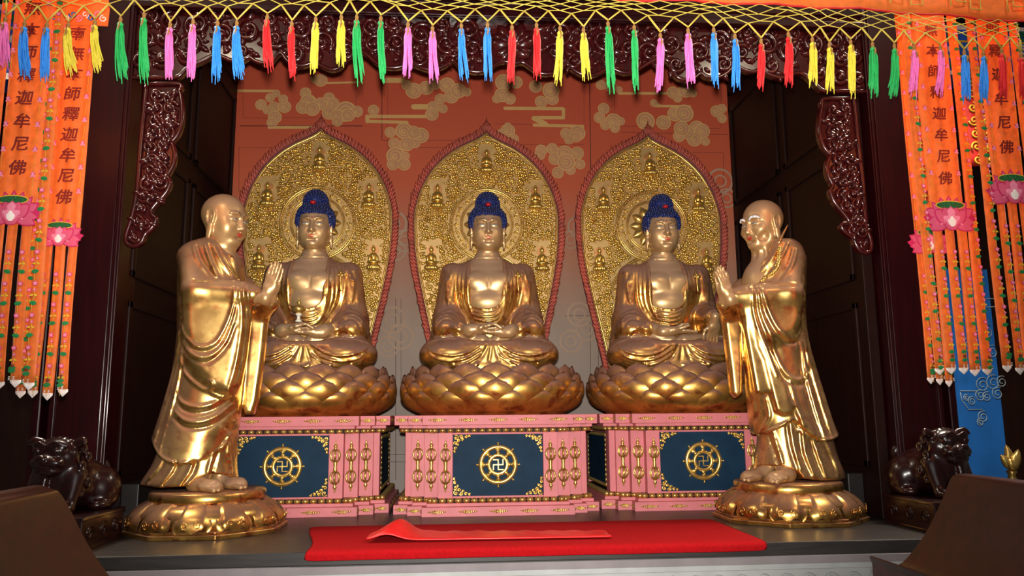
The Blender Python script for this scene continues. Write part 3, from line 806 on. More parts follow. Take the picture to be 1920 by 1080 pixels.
VAJ = vajra_mesh().build('vajra', G_TRIM, data_only=True)
def make_pedestal():
    root = empty('sumeru_pedestal')
    o = MB().prism(step_plan(0), 0, .070).build('base_board', M_PINK, root); bevel(o, .003)
    o = MB().prism(step_plan(.035), .070, .094).build('base_step', M_PINK, root); bevel(o, .003)
    bead_row(.062, .094, .128, False).build('lower_bead_moulding', G_TRIM, root)
    bd = [(.345, .06), (.455, .06), (.455, .14), (.560, .14), (.560, .22), (.665, .22), (.665, 1.36)]
    mb = MB().prism([(-x, y) for x, y in bd[::-1]][:-1] + [(-.345, .06), (-.345, .10), (.345, .10)] + bd, .127, .612)
    for s in (-1, 1):
        mb.box((min(s * .66, s * .712), .26, .127), (max(s * .66, s * .712), .40, .612)); mb.box((min(s * .66, s * .712), 1.26, .127), (max(s * .66, s * .712), 1.36, .612))
    mb.box((-.345, .064, .127), (.345, .1, .142)); mb.box((-.345, .064, .598), (.345, .1, .612))
    o = mb.build('pilaster_body', M_PINK, root); bevel(o, .003)
    pn = MB().box((-.343, .07, .142), (.343, .098, .598)).build('blue_panel', M_BLUE, root); tag(pn, 'deep blue front panel')
    wh = wheel_mb().build('dharma_wheel', G_TRIM, root, (0, .07, .371)); tag(wh, 'gilt eight-spoked wheel')
    MB().add([(.058 * math.cos(2 * PI * k / 32), -.002, .058 * math.sin(2 * PI * k / 32)) for k in range(32)], [tuple(range(32))], M_BLUE).build('hub_disc', None, wh)
    manji_mb().build('manji', G_TRIM, wh)
    for sx in (-1, 1):
        for sz in (-1, 1):
            corner_mb(sx, sz).build('corner_mount', G_TRIM, root, (sx * .342, .068, .37 + sz * .226))
    for s in (-1, 1):
        for (x, y) in ((.398, .045), (.507, .125), (.612, .205)):
            obj('vajra_ornament', VAJ, root, (s * x, y, .365))
        pn = MB().box((min(s * .69, s * .71), .405, .15), (max(s * .69, s * .71), 1.255, .59)).build('side_panel', M_BLUE, root)
        mb = MB()
        for i in range(22):
            for zz in (.165, .575): mb.ball((s * .712, .43 + i * .038, zz), (.008, .017, .015), 6, 5)
        for i in range(11):
            for yy in (.42, 1.24): mb.ball((s * .712, yy, .17 + i * .04), (.008, .015, .019), 6, 5)
        mb.build('side_gilding', G_TRIM, root)
    bead_row(.062, .612, .646, True).build('upper_bead_moulding', G_TRIM, root)
    o = MB().prism(step_plan(.035), .646, .670).build('cornice_step', M_PINK, root); bevel(o, .003)
    o = MB().prism(step_plan(0), .670, .744).build('cornice_board', M_PINK, root); bevel(o, .003)
    mb = MB(); floral_mount(mb, 0, 0, .072, .025, 0); FM = mb.build('floral_mount', G_TRIM, data_only=True)
    mb = MB(); floral_mount(mb, 0, 0, .044, .025, 0); FS = mb.build('floral_mount_small', G_TRIM, data_only=True)
    for z in (.036, .708):
        for i in range(5): obj('floral_mount', FM, root, (-.46 + .23 * i, -.003, z))
        for s in (-1, 1):
            obj('floral_mount', FS, root, (s * .63, .097, z)); obj('floral_mount', FS, root, (s * .74, .197, z))
            obj('floral_mount', FS, root, (s * .577, .05, z), (0, 0, s * PI / 2)); obj('floral_mount', FS, root, (s * .688, .15, z), (0, 0, s * PI / 2))
            for i in range(4): obj('floral_mount', FM, root, (s * .798, .36 + .25 * i, z), (0, 0, s * PI / 2))
    return root
ped = make_pedestal(); PEDS = {0: ped}
for i in (-1, 1): PEDS[i] = copy_tree(ped)
for i, o in PEDS.items():
    o.location = ((-1.632, 0, 1.632)[i + 1], 0 if i == 0 else .12, 0)
    tag(o, 'pink stepped pedestal with gilt wheel on blue panel, ' + ('behind the left standing statue', 'middle of the three', 'behind the right standing statue')[i + 1], 'pedestal', 'pink pedestals of the three seated statues')

# ------------------------------------------------------------------ lotus thrones
LC = .66                                         # depth of the throne axes
LSY = .83
def bowl(t):
    """profile radius / height along the petal, t 0 bottom .. 1 tip"""
    return t
ROWS = [ # z0, z1, r0, r1, bulge, n, phase, width factor, tip out
    (.018, .18, .60, .755, .026, 18, 0.0, 1.3, .012),
    (.06, .265, .665, .765, .026, 18, .5, 1.3, .008),
    (.12, .330, .69, .748, .024, 18, 0.0, 1.3, .004),
    (.18, .395, .685, .690, .020, 18, .5, 1.3, -.004),
]
def petal(z0, z1, r0, r1, bulge, n, ph, wf, tip, i, nu=9, nv=10):
    a0 = 2 * PI * (i + ph) / n; hw = PI / n * wf; P = []
    for v in range(nv):
        t = v / (nv - 1)
        wv = hw * (math.sin(PI * (.5 + .5 * t)) ** .62 if t < 1 else 0) if t > .35 else hw
        if t > .35: wv = hw * (1 - ((t - .35) / .65) ** 2.6) ** .62
        row = []
        for u in range(nu):
            q = (u - (nu - 1) / 2) / ((nu - 1) / 2)
            a = a0 + q * wv
            z = z0 + (z1 - z0) * t
            r = r0 + (r1 - r0) * (1 - (1 - t) ** 2.2) + bulge * math.sin(PI * min(1, t * .8 + .1)) * (1 - q * q * .9) + tip * t ** 6 * (1 - q * q) + .016 * (1 - abs(q)) * math.sin(PI * (t * .85 + .1))
            r *= .968
            row.append((r * math.cos(a), r * math.sin(a) * LSY, z))
        P.append(row)
    return P
PETALS = []
for ri, R in enumerate(ROWS):
    for i in range(R[5]):
        mb = MB(); mb.grid(petal(*R, i)); me = mb.build('petal', G_LOTUS, data_only=True); PETALS.append(me)
mb = MB().lathe([(0, .0), (.60, .0), (.66, .06), (.70, .14), (.70, .24), (.66, .31), (.60, .345), (0, .352)], 48, None, sy=LSY)
CORE = mb.build('seat_core', G_LOTUS, data_only=True)
for i in (-1, 0, 1):
    root = empty('lotus_throne', (LX[i], LC, .7455), 'gilded lotus throne of layered petals on the ' + ('left pink pedestal', 'middle pink pedestal', 'right pink pedestal')[i + 1], 'lotus throne', 'gilded lotus thrones')
    obj('seat_core', CORE, root)
    for me in PETALS:
        o = obj('petal', me, root)
        s = o.modifiers.new('solid', 'SOLIDIFY'); s.thickness = .012; s.offset = -1

# ------------------------------------------------------------------ aureoles
MANH = 2.75
def man_outline(off=0):
    """right half of the pointed outline, local z from the pedestal top"""
    H = [(0, 2.76), (.045, 2.715), (.13, 2.665), (.26, 2.60), (.40, 2.50), (.53, 2.36), (.63, 2.18), (.685, 2.0), (.70, 1.85), (.69, 1.6), (.655, 1.35), (.605, 1.1), (.55, .85), (.50, .62), (.46, .42), (.43, .2), (.42, 0)]
    P = spline(H, 5)
    if off:
        Q = []
        for k, p in enumerate(P):
            t = P[min(k + 1, len(P) - 1)] - P[max(k - 1, 0)]; t /= np.linalg.norm(t); nn = np.array((-t[1], t[0]))
            if k == 0: nn = np.array((0, 1.25))
            Q.append(p + nn * off)
        P = Q
    return [tuple(p) for p in P]
def inside(poly, x, z):
    c = False; j = len(poly) - 1
    for k in range(len(poly)):
        if (poly[k][1] > z) != (poly[j][1] > z) and x < (poly[j][0] - poly[k][0]) * (z - poly[k][1]) / (poly[j][1] - poly[k][1]) + poly[k][0]: c = not c
        j = k
    return c
HZ = 1.81                                       # height of the head halo
def small_buddha():
    mb = MB()
    mb.lathe([(.0, -.01), (.045, -.008), (.062, .008), (.066, .03), (.05, .05), (0, .052)], 14, sy=.7)
    for k in range(9):
        a = PI + PI * k / 8
        mb.ball((.055 * math.cos(a), .04 * math.sin(a), .022), (.014, .01, .022), 6, 5)
    mb.ball((0, 0, .072), (.062, .04, .028), 10, 7); mb.ball((0, 0, .12), (.04, .03, .05), 10, 7)
    mb.ball((.035, -.01, .105), (.016, .018, .04), 8, 6); mb.ball((-.035, -.01, .105), (.016, .018, .04), 8, 6)
    mb.tube([(0, 0, .155), (0, 0, .178)], .012, 6); mb.ball((0, -.004, .196), (.022, .022, .027), 10, 8); mb.ball((0, 0, .224), (.012, .012, .014), 8, 6)
    return mb.build('small_seated_figure', G_RELIEF, data_only=True)
SB = small_buddha()
def make_aureole():
    root = empty('aureole'); half = man_outline(); full = half + [(-x, z) for x, z in half[::-1]][:-1]
    MB().prism(full, 0, .05, 'y').build('back_panel', G_PANEL, root)
    # beaded gold edge inside the flames
    inner = man_outline(-.02); fi = inner + [(-x, z) for x, z in inner[::-1]][:-1]
    MB().tube([(x, -.006, max(z, .012)) for x, z in fi], .010, 6).build('gilt_edge', G_TRIM, root)
    # flame border
    fb = MB(); out = man_outline(.026)
    loop = out + [(-x, z) for x, z in out[::-1]][1:]
    fb.tube([(x, -.006, max(z, .035)) for x, z in loop], .031, 8, M_FLAME2, flat=.8)
    Ln = np.cumsum([0] + [np.linalg.norm(np.array(a) - np.array(c)) for a, c in zip(out, out[1:])]); n = 84; rr = random.Random(2)
    for sd in (1, -1):
        for k in range(n - 2):
            s = Ln[-1] * (k + .3) / n; X = np.interp(s, Ln, [p[0] for p in out]); Z = np.interp(s, Ln, [p[1] for p in out])
            X2 = np.interp(max(0, s - .03), Ln, [p[0] for p in out]); Z2 = np.interp(max(0, s - .03), Ln, [p[1] for p in out])
            t = np.array((X2 - X, Z2 - Z)); t /= (np.linalg.norm(t) + 1e-9); nn = np.array((-t[1], t[0])) * -1
            if nn @ np.array((X, Z - 1.4)) < 0: nn = -nn
            for lane, (o0, o1) in enumerate(((-.024, .03), (.0, (.030 if Z < 2.0 else .042) + rr.uniform(-.006, .012)))):
                a = np.array((X, Z)) + nn * o0; c = np.array((X, Z)) + nn * (o0 + o1) * .6 + t * .03; e = np.array((X, Z)) + nn * (o0 + o1) + t * .062
                fb.tube([(sd * a[0], -.03, a[1]), (sd * c[0], -.042 + lane * .006, c[1]), (sd * e[0], -.026, e[1])], [.011, .012, .002], 5, M_FLAME)
    for dx in (-.03, 0, .03):
        fb.tube([(dx, -.03, 2.76), (dx * .6, -.035, 2.82), (dx * .2, -.02, 2.90 - abs(dx))], [.014, .012, .002], 6, M_FLAME)
    o = fb.build('flame_border', None, root); tag(o, 'coral red carved flame border')
    # cloud relief all over the panel
    rf = MB(); rr = random.Random(9); pts = []; ins = man_outline(-.05); poly = ins + [(-x, z) for x, z in ins[::-1]]
    SBP = [(0, 2.39), (-.475, 2.03), (.475, 2.03), (-.53, 1.42), (.53, 1.42)]
    tries = 0
    while len(pts) < 1000 and tries < 60000:
        tries += 1; x = rr.uniform(-.68, .68); z = rr.uniform(.35, 2.72)
        if not inside(poly, x, z): continue
        if (x / .375) ** 2 + ((z - HZ) / .375) ** 2 < 1 or (abs(x) < .42 and z < 1.5 and (x / .47) ** 2 + ((z - 1.0) / .62) ** 2 < 1): continue
        if any(abs(x - q[0]) < .085 and -.03 < z - q[1] < .25 for q in SBP): continue
        if any((x - q[0]) ** 2 + (z - q[1]) ** 2 < .0285 ** 2 for q in pts): continue
        pts.append((x, z))
    for (x, z) in pts:
        r = rr.uniform(.012, .020); k = rr.random(); a = rr.uniform(-.5, .5) + (PI if rr.random() < .5 else 0)
        rf.ball((x, -.012, z), (r, r * .95, r), 7, 6)
        rf.tube([(x, -.014, z), (x + 1.6 * r * math.cos(a), -.016, z + 1.6 * r * math.sin(a) - .004), (x + 2.5 * r * math.cos(a), -.004, z + 2.3 * r * math.sin(a))], [r * .8, r * .62, r * .12], 6)
        if k < .6: b2 = a + rr.uniform(1.4, 2.4); rf.ball((x + 1.2 * r * math.cos(b2), -.01, z + 1.2 * r * math.sin(b2)), r * .7, 6, 5)
    rf.build('cloud_relief', G_RELIEF, root)
    # head halo and body halo
    def circle(cx, cz, r, y, n=64, a0=0, a1=2 * PI): return [(cx + r * math.cos(a0 + (a1 - a0) * k / n), y, cz + r * math.sin(a0 + (a1 - a0) * k / n)) for k in range(n + (0 if a1 - a0 > 6.28 else 1))]
    hl = MB()
    vs = circle(0, HZ, .35, -.03, 56); hl.add(vs + [(p[0], 0, p[2]) for p in vs], [tuple(range(56))[::-1]] + [(k, (k + 1) % 56, 56 + (k + 1) % 56, 56 + k) for k in range(56)], G_PANEL)
    for r, th in ((.350, .010), (.333, .006), (.252, .008), (.236, .005)): hl.tube(circle(0, HZ, r, -.034, 64), th, 6, G_TRIM, closed=True)
    for k in range(96):
        a = 2 * PI * k / 96; hl.ball((.342 * math.cos(a), -.038, HZ + .342 * math.sin(a)), .0075, 6, 5, G_TRIM)
    for k in range(22):
        a = 2 * PI * k / 22; P = spiral(.292 * math.cos(a), HZ + .292 * math.sin(a), .026, 1.3, a, 1 if k % 2 else -1, 14, .15)
        hl.tube([(p, -.036, q) for p, q in P], .006, 5, G_RELIEF); hl.ball((.292 * math.cos(a), -.04, HZ + .292 * math.sin(a)), .012, 7, 5, G_RELIEF)
        hl.ball((.30 * math.cos(a + .14), -.036, HZ + .30 * math.sin(a + .14)), .012, 7, 5, G_RELIEF)
    for k in range(12):
        a = 2 * PI * k / 12
        P = []
        for i in range(7):
            t = i / 6; r = .07 + .15 * t; hw = .05 * math.sin(PI * (.15 + .8 * t)); row = []
            for j in (-1, -.5, 0, .5, 1):
                row.append((r * math.cos(a) - j * hw * math.sin(a), -.032 - .03 * (1 - j * j) * math.sin(PI * (.1 + .85 * t)), HZ + r * math.sin(a) + j * hw * math.cos(a)))
            P.append(row)
        hl.grid(P, G_TRIM)
    o = hl.build('head_halo', None, root)
    bh = MB()
    A = dict(a0=-.35, a1=PI + .35)
    for r, th in ((.47, .009), (.452, .006), (.385, .006)): bh.tube([(p[0], p[1], .95 + (p[2] - .95) * 1.22) for p in circle(0, .95, r, -.014, 60, **A)], th, 6, G_TRIM)
    for k in range(84):
        a = -.35 + (PI + .7) * k / 83; bh.ball((.461 * math.cos(a), -.02, .95 + .461 * 1.22 * math.sin(a)), .0075, 6, 5, G_TRIM)
    for k in range(26):
        a = -.3 + (PI + .6) * k / 25; P = spiral(.42 * math.cos(a), .95 + .42 * 1.22 * math.sin(a), .024, 1.3, a, 1 if k % 2 else -1, 14, .15)
        bh.tube([(p, -.012, q) for p, q in P], .007, 5, G_RELIEF)
    bh.build('body_halo', None, root)
    for k, (x, z) in enumerate(SBP):
        f = obj('small_seated_figure', SB, root, (x, -.045, z - .06))
        d = MB(); vs = [(.044 * math.cos(2 * PI * q / 24), .024, .195 + .044 * math.sin(2 * PI * q / 24)) for q in range(24)]
        d.add(vs + [(v[0], .05, v[2]) for v in vs], [tuple(range(24))[::-1]] + [(q, (q + 1) % 24, 24 + (q + 1) % 24, 24 + q) for q in range(24)])
        o = d.build('small_halo_disc', plain('copper_disc', srgb(206, 150, 96), .4, .6) if k == 0 else bpy.data.materials['copper_disc'], f)
    return root
aur = make_aureole(); AURS = {0: aur}
for i in (-1, 1): AURS[i] = copy_tree(aur)
for i, o in AURS.items():
    o.location = (BX[i], 1.375, .7455)
    tag(o, 'pointed gilded aureole with coral flame border behind the ' + ('left', 'middle', 'right')[i + 1] + ' seated statue', 'aureole', 'gilded aureoles')

# ------------------------------------------------------------------ red cloths on the platform
def cloth(name, rows, mat, th, label, cat, parent=None):
    mb = MB(); mb.grid(rows, mat); o = mb.build(name, mat); solid(o, th, 1)
    s = o.modifiers.new('sub', 'SUBSURF'); s.levels = 1; s.render_levels = 1
    tag(o, label, cat); return o
rows = []
for i in range(25):
    t = i / 24; X0 = -1.24 + 2.73 * t; row = []
    for j in range(16):
        s = j / 15
        if s < .86:
            q = s / .86; Y = -.44 - (abs(EDGE) + .012 - .44) * q; z = .005
        else:
            q = (s - .86) / .14; a = q; Y = EDGE - .014 - .004 * math.sin(30 * t); z = .006 - .052 * q
        X = -1.31 + (.10 if t == 0 else .10 * (1 - t)) * math.sin(PI * min(1, s)) * .8 + 2.78 * t
        X += (.13 * (1 - t) * s * s) - .02 * math.sin(6 * s) * (1 - t)
        row.append((X, Y, z))
    rows.append(row)
cloth('felt_carpet', rows[::-1], M_FELT, .006, 'flat red felt carpet covering the platform front with hanging edge', 'carpet')
rows = []
for i in range(41):
    t = i / 40; row = []
    for j in range(13):
        s = j / 12
        X = -.86 + 1.46 * t + .05 * s * (1 - t); Y = -1.22 + .34 * s * (1 - .35 * t) - .03 * t
        bumpz = .085 * math.exp(-((t - .085 - .05 * s) / .06) ** 2) * math.sin(PI * min(1, s * .9 + .08)) ** .7
        z = .032 + bumpz + .008 * math.sin(34 * t + 6 * s) * s * (1 - s) * 2 + .012 * math.sin(PI * s) * (1 - t) + .004 * math.sin(60 * t)*s
        row.append((X, Y, z))
    rows.append(row)
cloth('satin_cloth', rows[::-1], M_SATIN, .014, 'shiny red satin cloth strip with puffed left end lying on the felt carpet', 'cloth')

# ------------------------------------------------------------------ heads, hands and the gilded statues
def rotz(a): c, s = math.cos(a), math.sin(a); return np.array([[c, -s, 0], [s, c, 0], [0, 0, 1.0]])
def rotx(a): c, s = math.cos(a), math.sin(a); return np.array([[1.0, 0, 0], [0, c, -s], [0, s, c]])
class XF:
    def __init__(self, F, R, o, s=1.0): self.F, self.R, self.o, self.s = F, np.array(R), np.array(o, float), s
    def p(self, q): return self.R @ (np.array(q, float) * self.s) + self.o
    def ell(self, c, r, k=.02, mode='add'): self.F.ell(self.p(c), np.array(r if hasattr(r, '__len__') else (r,) * 3) * self.s, k, mode, self.R)
    def cap(self, a, b, ra, rb=None, k=.02, mode='add'): self.F.cap(self.p(a), self.p(b), ra * self.s, (ra if rb is None else rb) * self.s, k, mode)
    def line(self, P, r, k=.01, mode='add'): self.F.line([self.p(q) for q in P], r, k, mode)

class HXF(XF):
    """head frame; the lower face is lengthened by zs"""
    def __init__(self, F, R, o, s=1.0, zs=1.0): XF.__init__(self, F, R, o, s); self.zs = zs
    def p(self, q): return XF.p(self, (q[0], q[1], q[2] * self.zs if q[2] < 0 else q[2]))
ZS_S, ZS_M = 1.17, 1.09
def head(X, old=False, lobes=1.0):
    """face towards -y, origin between the eyes; metres"""
    X.ell((0, .03, .035), (.137, .168, .150), .02)
    X.ell((0, -.03, -.05), (.126, .115, .13), .04)
    X.ell((0, -.048, -.112), (.107, .092, .076), .04)
    for s in (-1, 1):
        X.ell((s * .062, -.082, -.062), (.052, .05, .058), .04)
        X.cap((s * .1, .0, -.1), (s * .03, -.09, -.155), .03, .028, .04)
    X.ell((0, -.112, -.152), (.044, .036, .030), .03)
    for s in (-1, 1):                                    # eye sockets, lids
        X.ell((s * .053, -.150, .002), (.037, .026, .019), .03, 'cut')
        X.ell((s * .053, -.113, -.004), (.037, .027, .021), .012)
        X.line([(s * .018, -.132, .03), (s * .045, -.140, .043), (s * .085, -.115, .036)], .007, .022)
    X.cap((0, -.128, .03), (0, -.163, -.052), .012, .0165, .02)   # nose
    X.ell((0, -.160, -.060), (.019, .020, .016), .014)
    for s in (-1, 1): X.ell((s * .020, -.145, -.064), (.0125, .016, .0115), .01)
    X.ell((0, -.118, -.098), (.048, .028, .028), .025)            # mouth
    X.line([(-.030, -.135, -.098), (0, -.143, -.101), (.030, -.135, -.098)], .003, .006, 'cut')
    X.ell((0, -.136, -.126), (.026, .009, .006), .02, 'cut')
    X.line([(0, -.148, -.076), (0, -.146, -.086)], .004, .006, 'cut')
    for s in (-1, 1):                                    # ears with long lobes
        X.ell((s * .139, .016, -.022), (.017, .042, .062), .012)
        X.ell((s * .152, .012, -.018), (.011, .026, .042), .008, 'cut')
        X.line([(s * .146, .05, -.02), (s * .150, .045, .025), (s * .148, .012, .042), (s * .146, -.018, .018), (s * .146, -.016, -.05)], .008, .006)
        X.ell((s * .148, .006, -.02), (.007, .012, .025), .006)
        X.ell((s * .143, .004, -.085 - .05 * (lobes - .5)), (.014, .024, .03 + .038 * lobes), .014)
    if old:
        for s in (-1, 1):
            X.line([(s * .028, -.150, -.06), (s * .052, -.132, -.085), (s * .06, -.115, -.115)], .0045, .01, 'cut')
            X.line([(s * .064, -.122, -.078), (s * .074, -.110, -.1), (s * .069, -.106, -.122)], .0035, .012, 'cut')
            X.line([(s * .09, -.1, .01), (s * .108, -.08, -.005)], .003, .008, 'cut')
            X.line([(s * .09, -.1, -.01), (s * .106, -.08, -.025)], .003, .008, 'cut')
            X.ell((s * .075, -.102, -.050), (.03, .024, .022), .03)
            X.ell((s * .088, -.085, -.105), (.02, .02, .03), .05, 'cut')
        for z in (.07, .095): X.line([(-.07, -.125, z), (0, -.142, z + .006), (.07, -.125, z)], .003, .01, 'cut')

def query(zs, old):
    Q = Field((-.17, -.2, -.22), (.17, .05, .2), .005); head(HXF(Q, np.eye(3), (0, 0, 0), 1, zs), old); Q.zs = zs; return Q
HQ = query(ZS_S, False); HQM = query(ZS_M, False); HQO = query(ZS_M, True)

def face_paint(root, T, Q, old=False, kohl=M_INK, brow=M_INK):
    """lips, lids, brows as painted ridges laid on the face"""
    def lay(pts, off, n=6): return [T(p) for p in Q.drape([(p[0], p[1] * Q.zs if p[1] < -.05 else p[1]) for p in pts], off, n)]
    def tp_(P, a, b_): return np.sin(np.linspace(a, b_, len(P)))
    mb = MB(); e = .004 if old else 0
    up = [(-.033, -.098 + e), (-.017, -.096), (-.006, -.0925), (0, -.094), (.006, -.0925), (.017, -.096), (.033, -.098 + e)]
    n = 6 * 6 + 1; tp = np.sin(np.linspace(.12, PI - .12, n))
    mb.tube(lay(up, .0015), .001 + .0042 * tp, 8, M_LIP)
    lo = [(-.027, -.1015 + e * .6), (-.012, -.1055), (0, -.107), (.012, -.1055), (.027, -.1015 + e * .6)]
    n = 4 * 6 + 1; tp = np.sin(np.linspace(.1, PI - .1, n))
    mb.tube(lay(lo, .0015), .001 + .0052 * tp, 8, M_LIP)
    o = mb.build('lips', None, root); tag(o, 'red painted lips')
    eb = MB()
    for s in (-1, 1):
        pts = [(s * .024, -.008), (s * .04, -.002), (s * .056, -.002), (s * .072, -.005), (s * .084, -.004)]
        n = 4 * 6 + 1; tp = np.sin(np.linspace(.3, PI - .2, n))
        eb.tube(lay([(p[0], p[1] - .0042) for p in pts], .0010), .0003 + .0030 * tp, 6, M_EYE)
        eb.tube(lay([(s * .048, -.0058), (s * .054, -.006), (s * .060, -.0058)], -.0002), .0022, 6, M_INK)
        eb.tube(lay(pts, -.0002), .0005 + .0016 * tp, 6, kohl)
    eb.build('eyes', None, root)
    bb = MB()
    for s in (-1, 1):
        if old:
            pts = [(s * .022, .028), (s * .040, .044), (s * .062, .048), (s * .086, .040), (s * .094, .028)]
            n = 4 * 6 + 1; tp = np.sin(np.linspace(.5, PI - .4, n)); bb.tube(lay(pts, .0), .002 + .0072 * tp, 8, brow)
        else:
            pts = [(s * .014, .018), (s * .022, .034), (s * .042, .047), (s * .066, .046), (s * .092, .030)]
            n = 4 * 6 + 1; tp = np.sin(np.linspace(.35, PI - .1, n)); bb.tube(lay(pts, .0008), .0003 + .0019 * tp, 6, brow)
    o = bb.build('eyebrows', None, root)
    if old: tag(o, 'bushy white eyebrows')

def finger(X, base, dirs, lens, r0, r1, k=.006):
    p = np.array(base, float)
    for i, (d, l) in enumerate(zip(dirs, lens)):
        d = np.array(d, float); d /= np.linalg.norm(d); q = p + d * l
        X.cap(p, q, r0 + (r1 - r0) * i / len(lens), r0 + (r1 - r0) * (i + 1) / len(lens), k); p = q
def hand(X, curl=.2, thumb=.6, spread=.05):
    """palm in the xz plane facing -y, fingers along +z, thumb on the +x side; wrist at the origin"""
    X.ell((0, .0, .055), (.047, .020, .058), .015)
    X.ell((.028, -.008, .035), (.022, .022, .036), .015); X.ell((-.028, -.006, .035), (.02, .018, .036), .015)
    X.cap((0, .004, -.05), (0, 0, .02), .036, .034, .02)
    L = (.088, .098, .092, .072)
    for i, (x, l) in enumerate(zip((.034, .0115, -.0115, -.034), L)):
        sp = spread * (1.5 - i) * .5
        d0 = np.array((sp, -curl * .3, 1)); d1 = np.array((sp * .6, -curl * .9, 1)); d2 = np.array((sp * .3, -curl * 1.6, 1))
        finger(X, (x, 0, .098 if i in (1, 2) else .092), (d0, d1, d2), (l * .42, l * .32, l * .26), .0110, .0092, .004)
    finger(X, (.036, -.012, .045), ((.2, -.5, 1), (-.1, -.3, 1), (-.2, -.2, 1)), (.035, .034, .028), .014, .0095, .008) if thumb > 1.5 else finger(X, (.040, -.006, .035), ((1, -.2, .75), (.55 - thumb * .5, -.3, 1), (.2 - thumb * .5, -.3, 1)), (.035, .036, .030), .014, .0095, .008)

def seated(kind, bx, label):
    root = empty('seated_statue', (bx, .655, 1.112), label, 'statue', 'seated gilded statues on lotus thrones')
    EYE = np.array((0, .0, 1.245)); HX = np.eye(3)
    # ---- bare gold: head, neck, chest, arms, hands, feet as one surface
    S = Field((-.56, -.62, .0), (.56, .24, 1.46), .0055)
    S.loft([(.12, 0, .02, .2, .15), (.30, 0, .02, .22, .16), (.45, 0, .0, .25, .175), (.6, 0, 0, .275, .18), (.75, 0, .0, .30, .175), (.86, 0, .02, .28, .15), (.93, 0, .03, .19, .115), (.985, 0, .03, .115, .1), (1.0, 0, .03, .1, .095)], .02)
    S.cap((0, .035, .94), (0, .04, 1.14), .104, .088, .05)
    for s in (-1, 1):
        S.ell((s * .095, -.125, .745), (.11, .06, .085), .03)
        S.cap((s * .28, .02, .84), (s * .36, -.02, .47), .06, .055, .03); 
    S.ell((0, -.13, .575), (.16, .07, .085), .03)
    S.line([(-.16, -.16, .675), (-.09, -.2, .655), (0, -.195, .675), (.09, -.2, .655), (.16, -.16, .675)], .006, .02, 'cut')
    S.line([(0, -.19, .78), (0, -.195, .69)], .006, .025, 'cut')
    head(HXF(S, HX, EYE, 1, ZS_S))
    for z in (1.035, .995, .965):
        S.line([(.12 * math.sin(a), .03 - .118 * math.cos(a), z - .012 * math.cos(a)) for a in np.linspace(-1.4, 1.4, 9)], .004, .012, 'cut', 0)
    # feet lying soles up on the thighs
    for s in (-1, 1):
        S.cap((s * .06, -.31, .228), (s * .32, -.255, .246), .056, .048, .04)
        for q in range(5): S.cap((s * .33, -.305 + q * .026, .252), (s * (.375 + .012 * (q < 2)), -.305 + q * .027, .258), .017, .014, .008)
    LAP = .288
    if kind in ('meditation', 'holding'):
        for s, dz in ((1, 0), (-1, .03)):
            # palms up, fingers pointing across the lap, thumbs meeting
            R = np.stack([np.array((0, -1, 0)) * 1.0, np.array((0, 0, -1.0)), np.array((-s, 0, 0))], 1)
            # columns: local x -> -y (thumb outward to the front), local y -> -z (palm up), local z -> across
            if np.linalg.det(R) < 0: R[:, 0] *= -1
            X = XF(S, R, (s * .10, -.385, LAP + dz), 1.05); hand(X, .25, 1.2)
            S.cap((s * .32, -.12, .37), (s * .17, -.36, LAP + .02), .058, .048, .03); S.cap((s * .17, -.36, LAP + .02), (s * .10, -.39, LAP + dz), .046, .036, .03)
            finger(XF(S, np.eye(3), (0, 0, 0)), (s * .085, -.435, LAP + .03), ((-s * .8, -.1, .55), (-s * 1, 0, .25)), (.05, .045), .015, .010, .008)
    else:
        s = -1
        R = np.stack([np.array((0, -1.0, 0)), np.array((0, 0, -1.0)), np.array((1.0, 0, 0))], 1)
        if np.linalg.det(R) < 0: R[:, 0] *= -1
        X = XF(S, R, (-.085, -.40, LAP + .01), 1.15); hand(X, -.12, .2)
        S.cap((-.32, -.12, .38), (-.12, -.39, LAP + .014), .058, .042, .03)
        finger(XF(S, np.eye(3), (0, 0, 0)), (-.04, -.43, LAP + .03), ((.8, -.1, .45), (1, 0, .1)), (.06, .05), .016, .010, .008)
        # the other hand lies over the knee, fingers down
        q = rotx(.55); R = np.stack([np.array((-1.0, 0, 0)), q @ np.array((0, 1.0, 0)), q @ np.array((0, 0, -1.0))], 1)
        if np.linalg.det(R) < 0: R[:, 0] *= -1
        X = XF(S, R, (.27, -.47, .36), 1.12); hand(X, .15, .6)
        S.cap((.36, -.05, .45), (.28, -.44, .38), .055, .04, .03)
    obj('body', S.mesh('body', G_SKIN), root)
    # ---- robe
    Rb = Field((-.64, -.64, -.012), (.64, .30, 1.0), .007)
    Rb.loft([(.0, 0, .04, .30, .22), (.2, 0, .04, .29, .21), (.40, 0, .03, .29, .205), (.55, 0, .02, .30, .212), (.7, 0, .01, .335, .215), (.82, 0, .02, .345, .19), (.90, 0, .03, .28, .15), (.945, 0, .035, .19, .13), (.972, 0, .04, .15, .115)], .02)
    # opening down the front
    Rb.inflate([(-.155, 1.1), (-.150, .9), (-.150, .58), (-.10, .545), (-.02, .535), (.05, .555), (.095, .62), (.118, .74), (.122, .9), (.125, 1.1)], -.45, .012, .45, .018, 'cut')
    # shoulders and sleeves
    for s in (-1, 1):
        Rb.cap((s * .300, .02, .825), (s * .350, -.01, .45), .110, .112, .05)
    # undergarment below the bare belly
    Rb.loft([(.30, 0, -.02, .20, .16), (.42, 0, -.03, .2, .172), (.52, 0, -.03, .19, .168), (.555, 0, -.02, .17, .155)], .01)
    Rb.inflate([(-.15, .75), (-.148, .545), (-.08, .515), (0, .505), (.06, .52), (.10, .58), (.12, .75)], -.45, .01, .30, .012, 'cut')
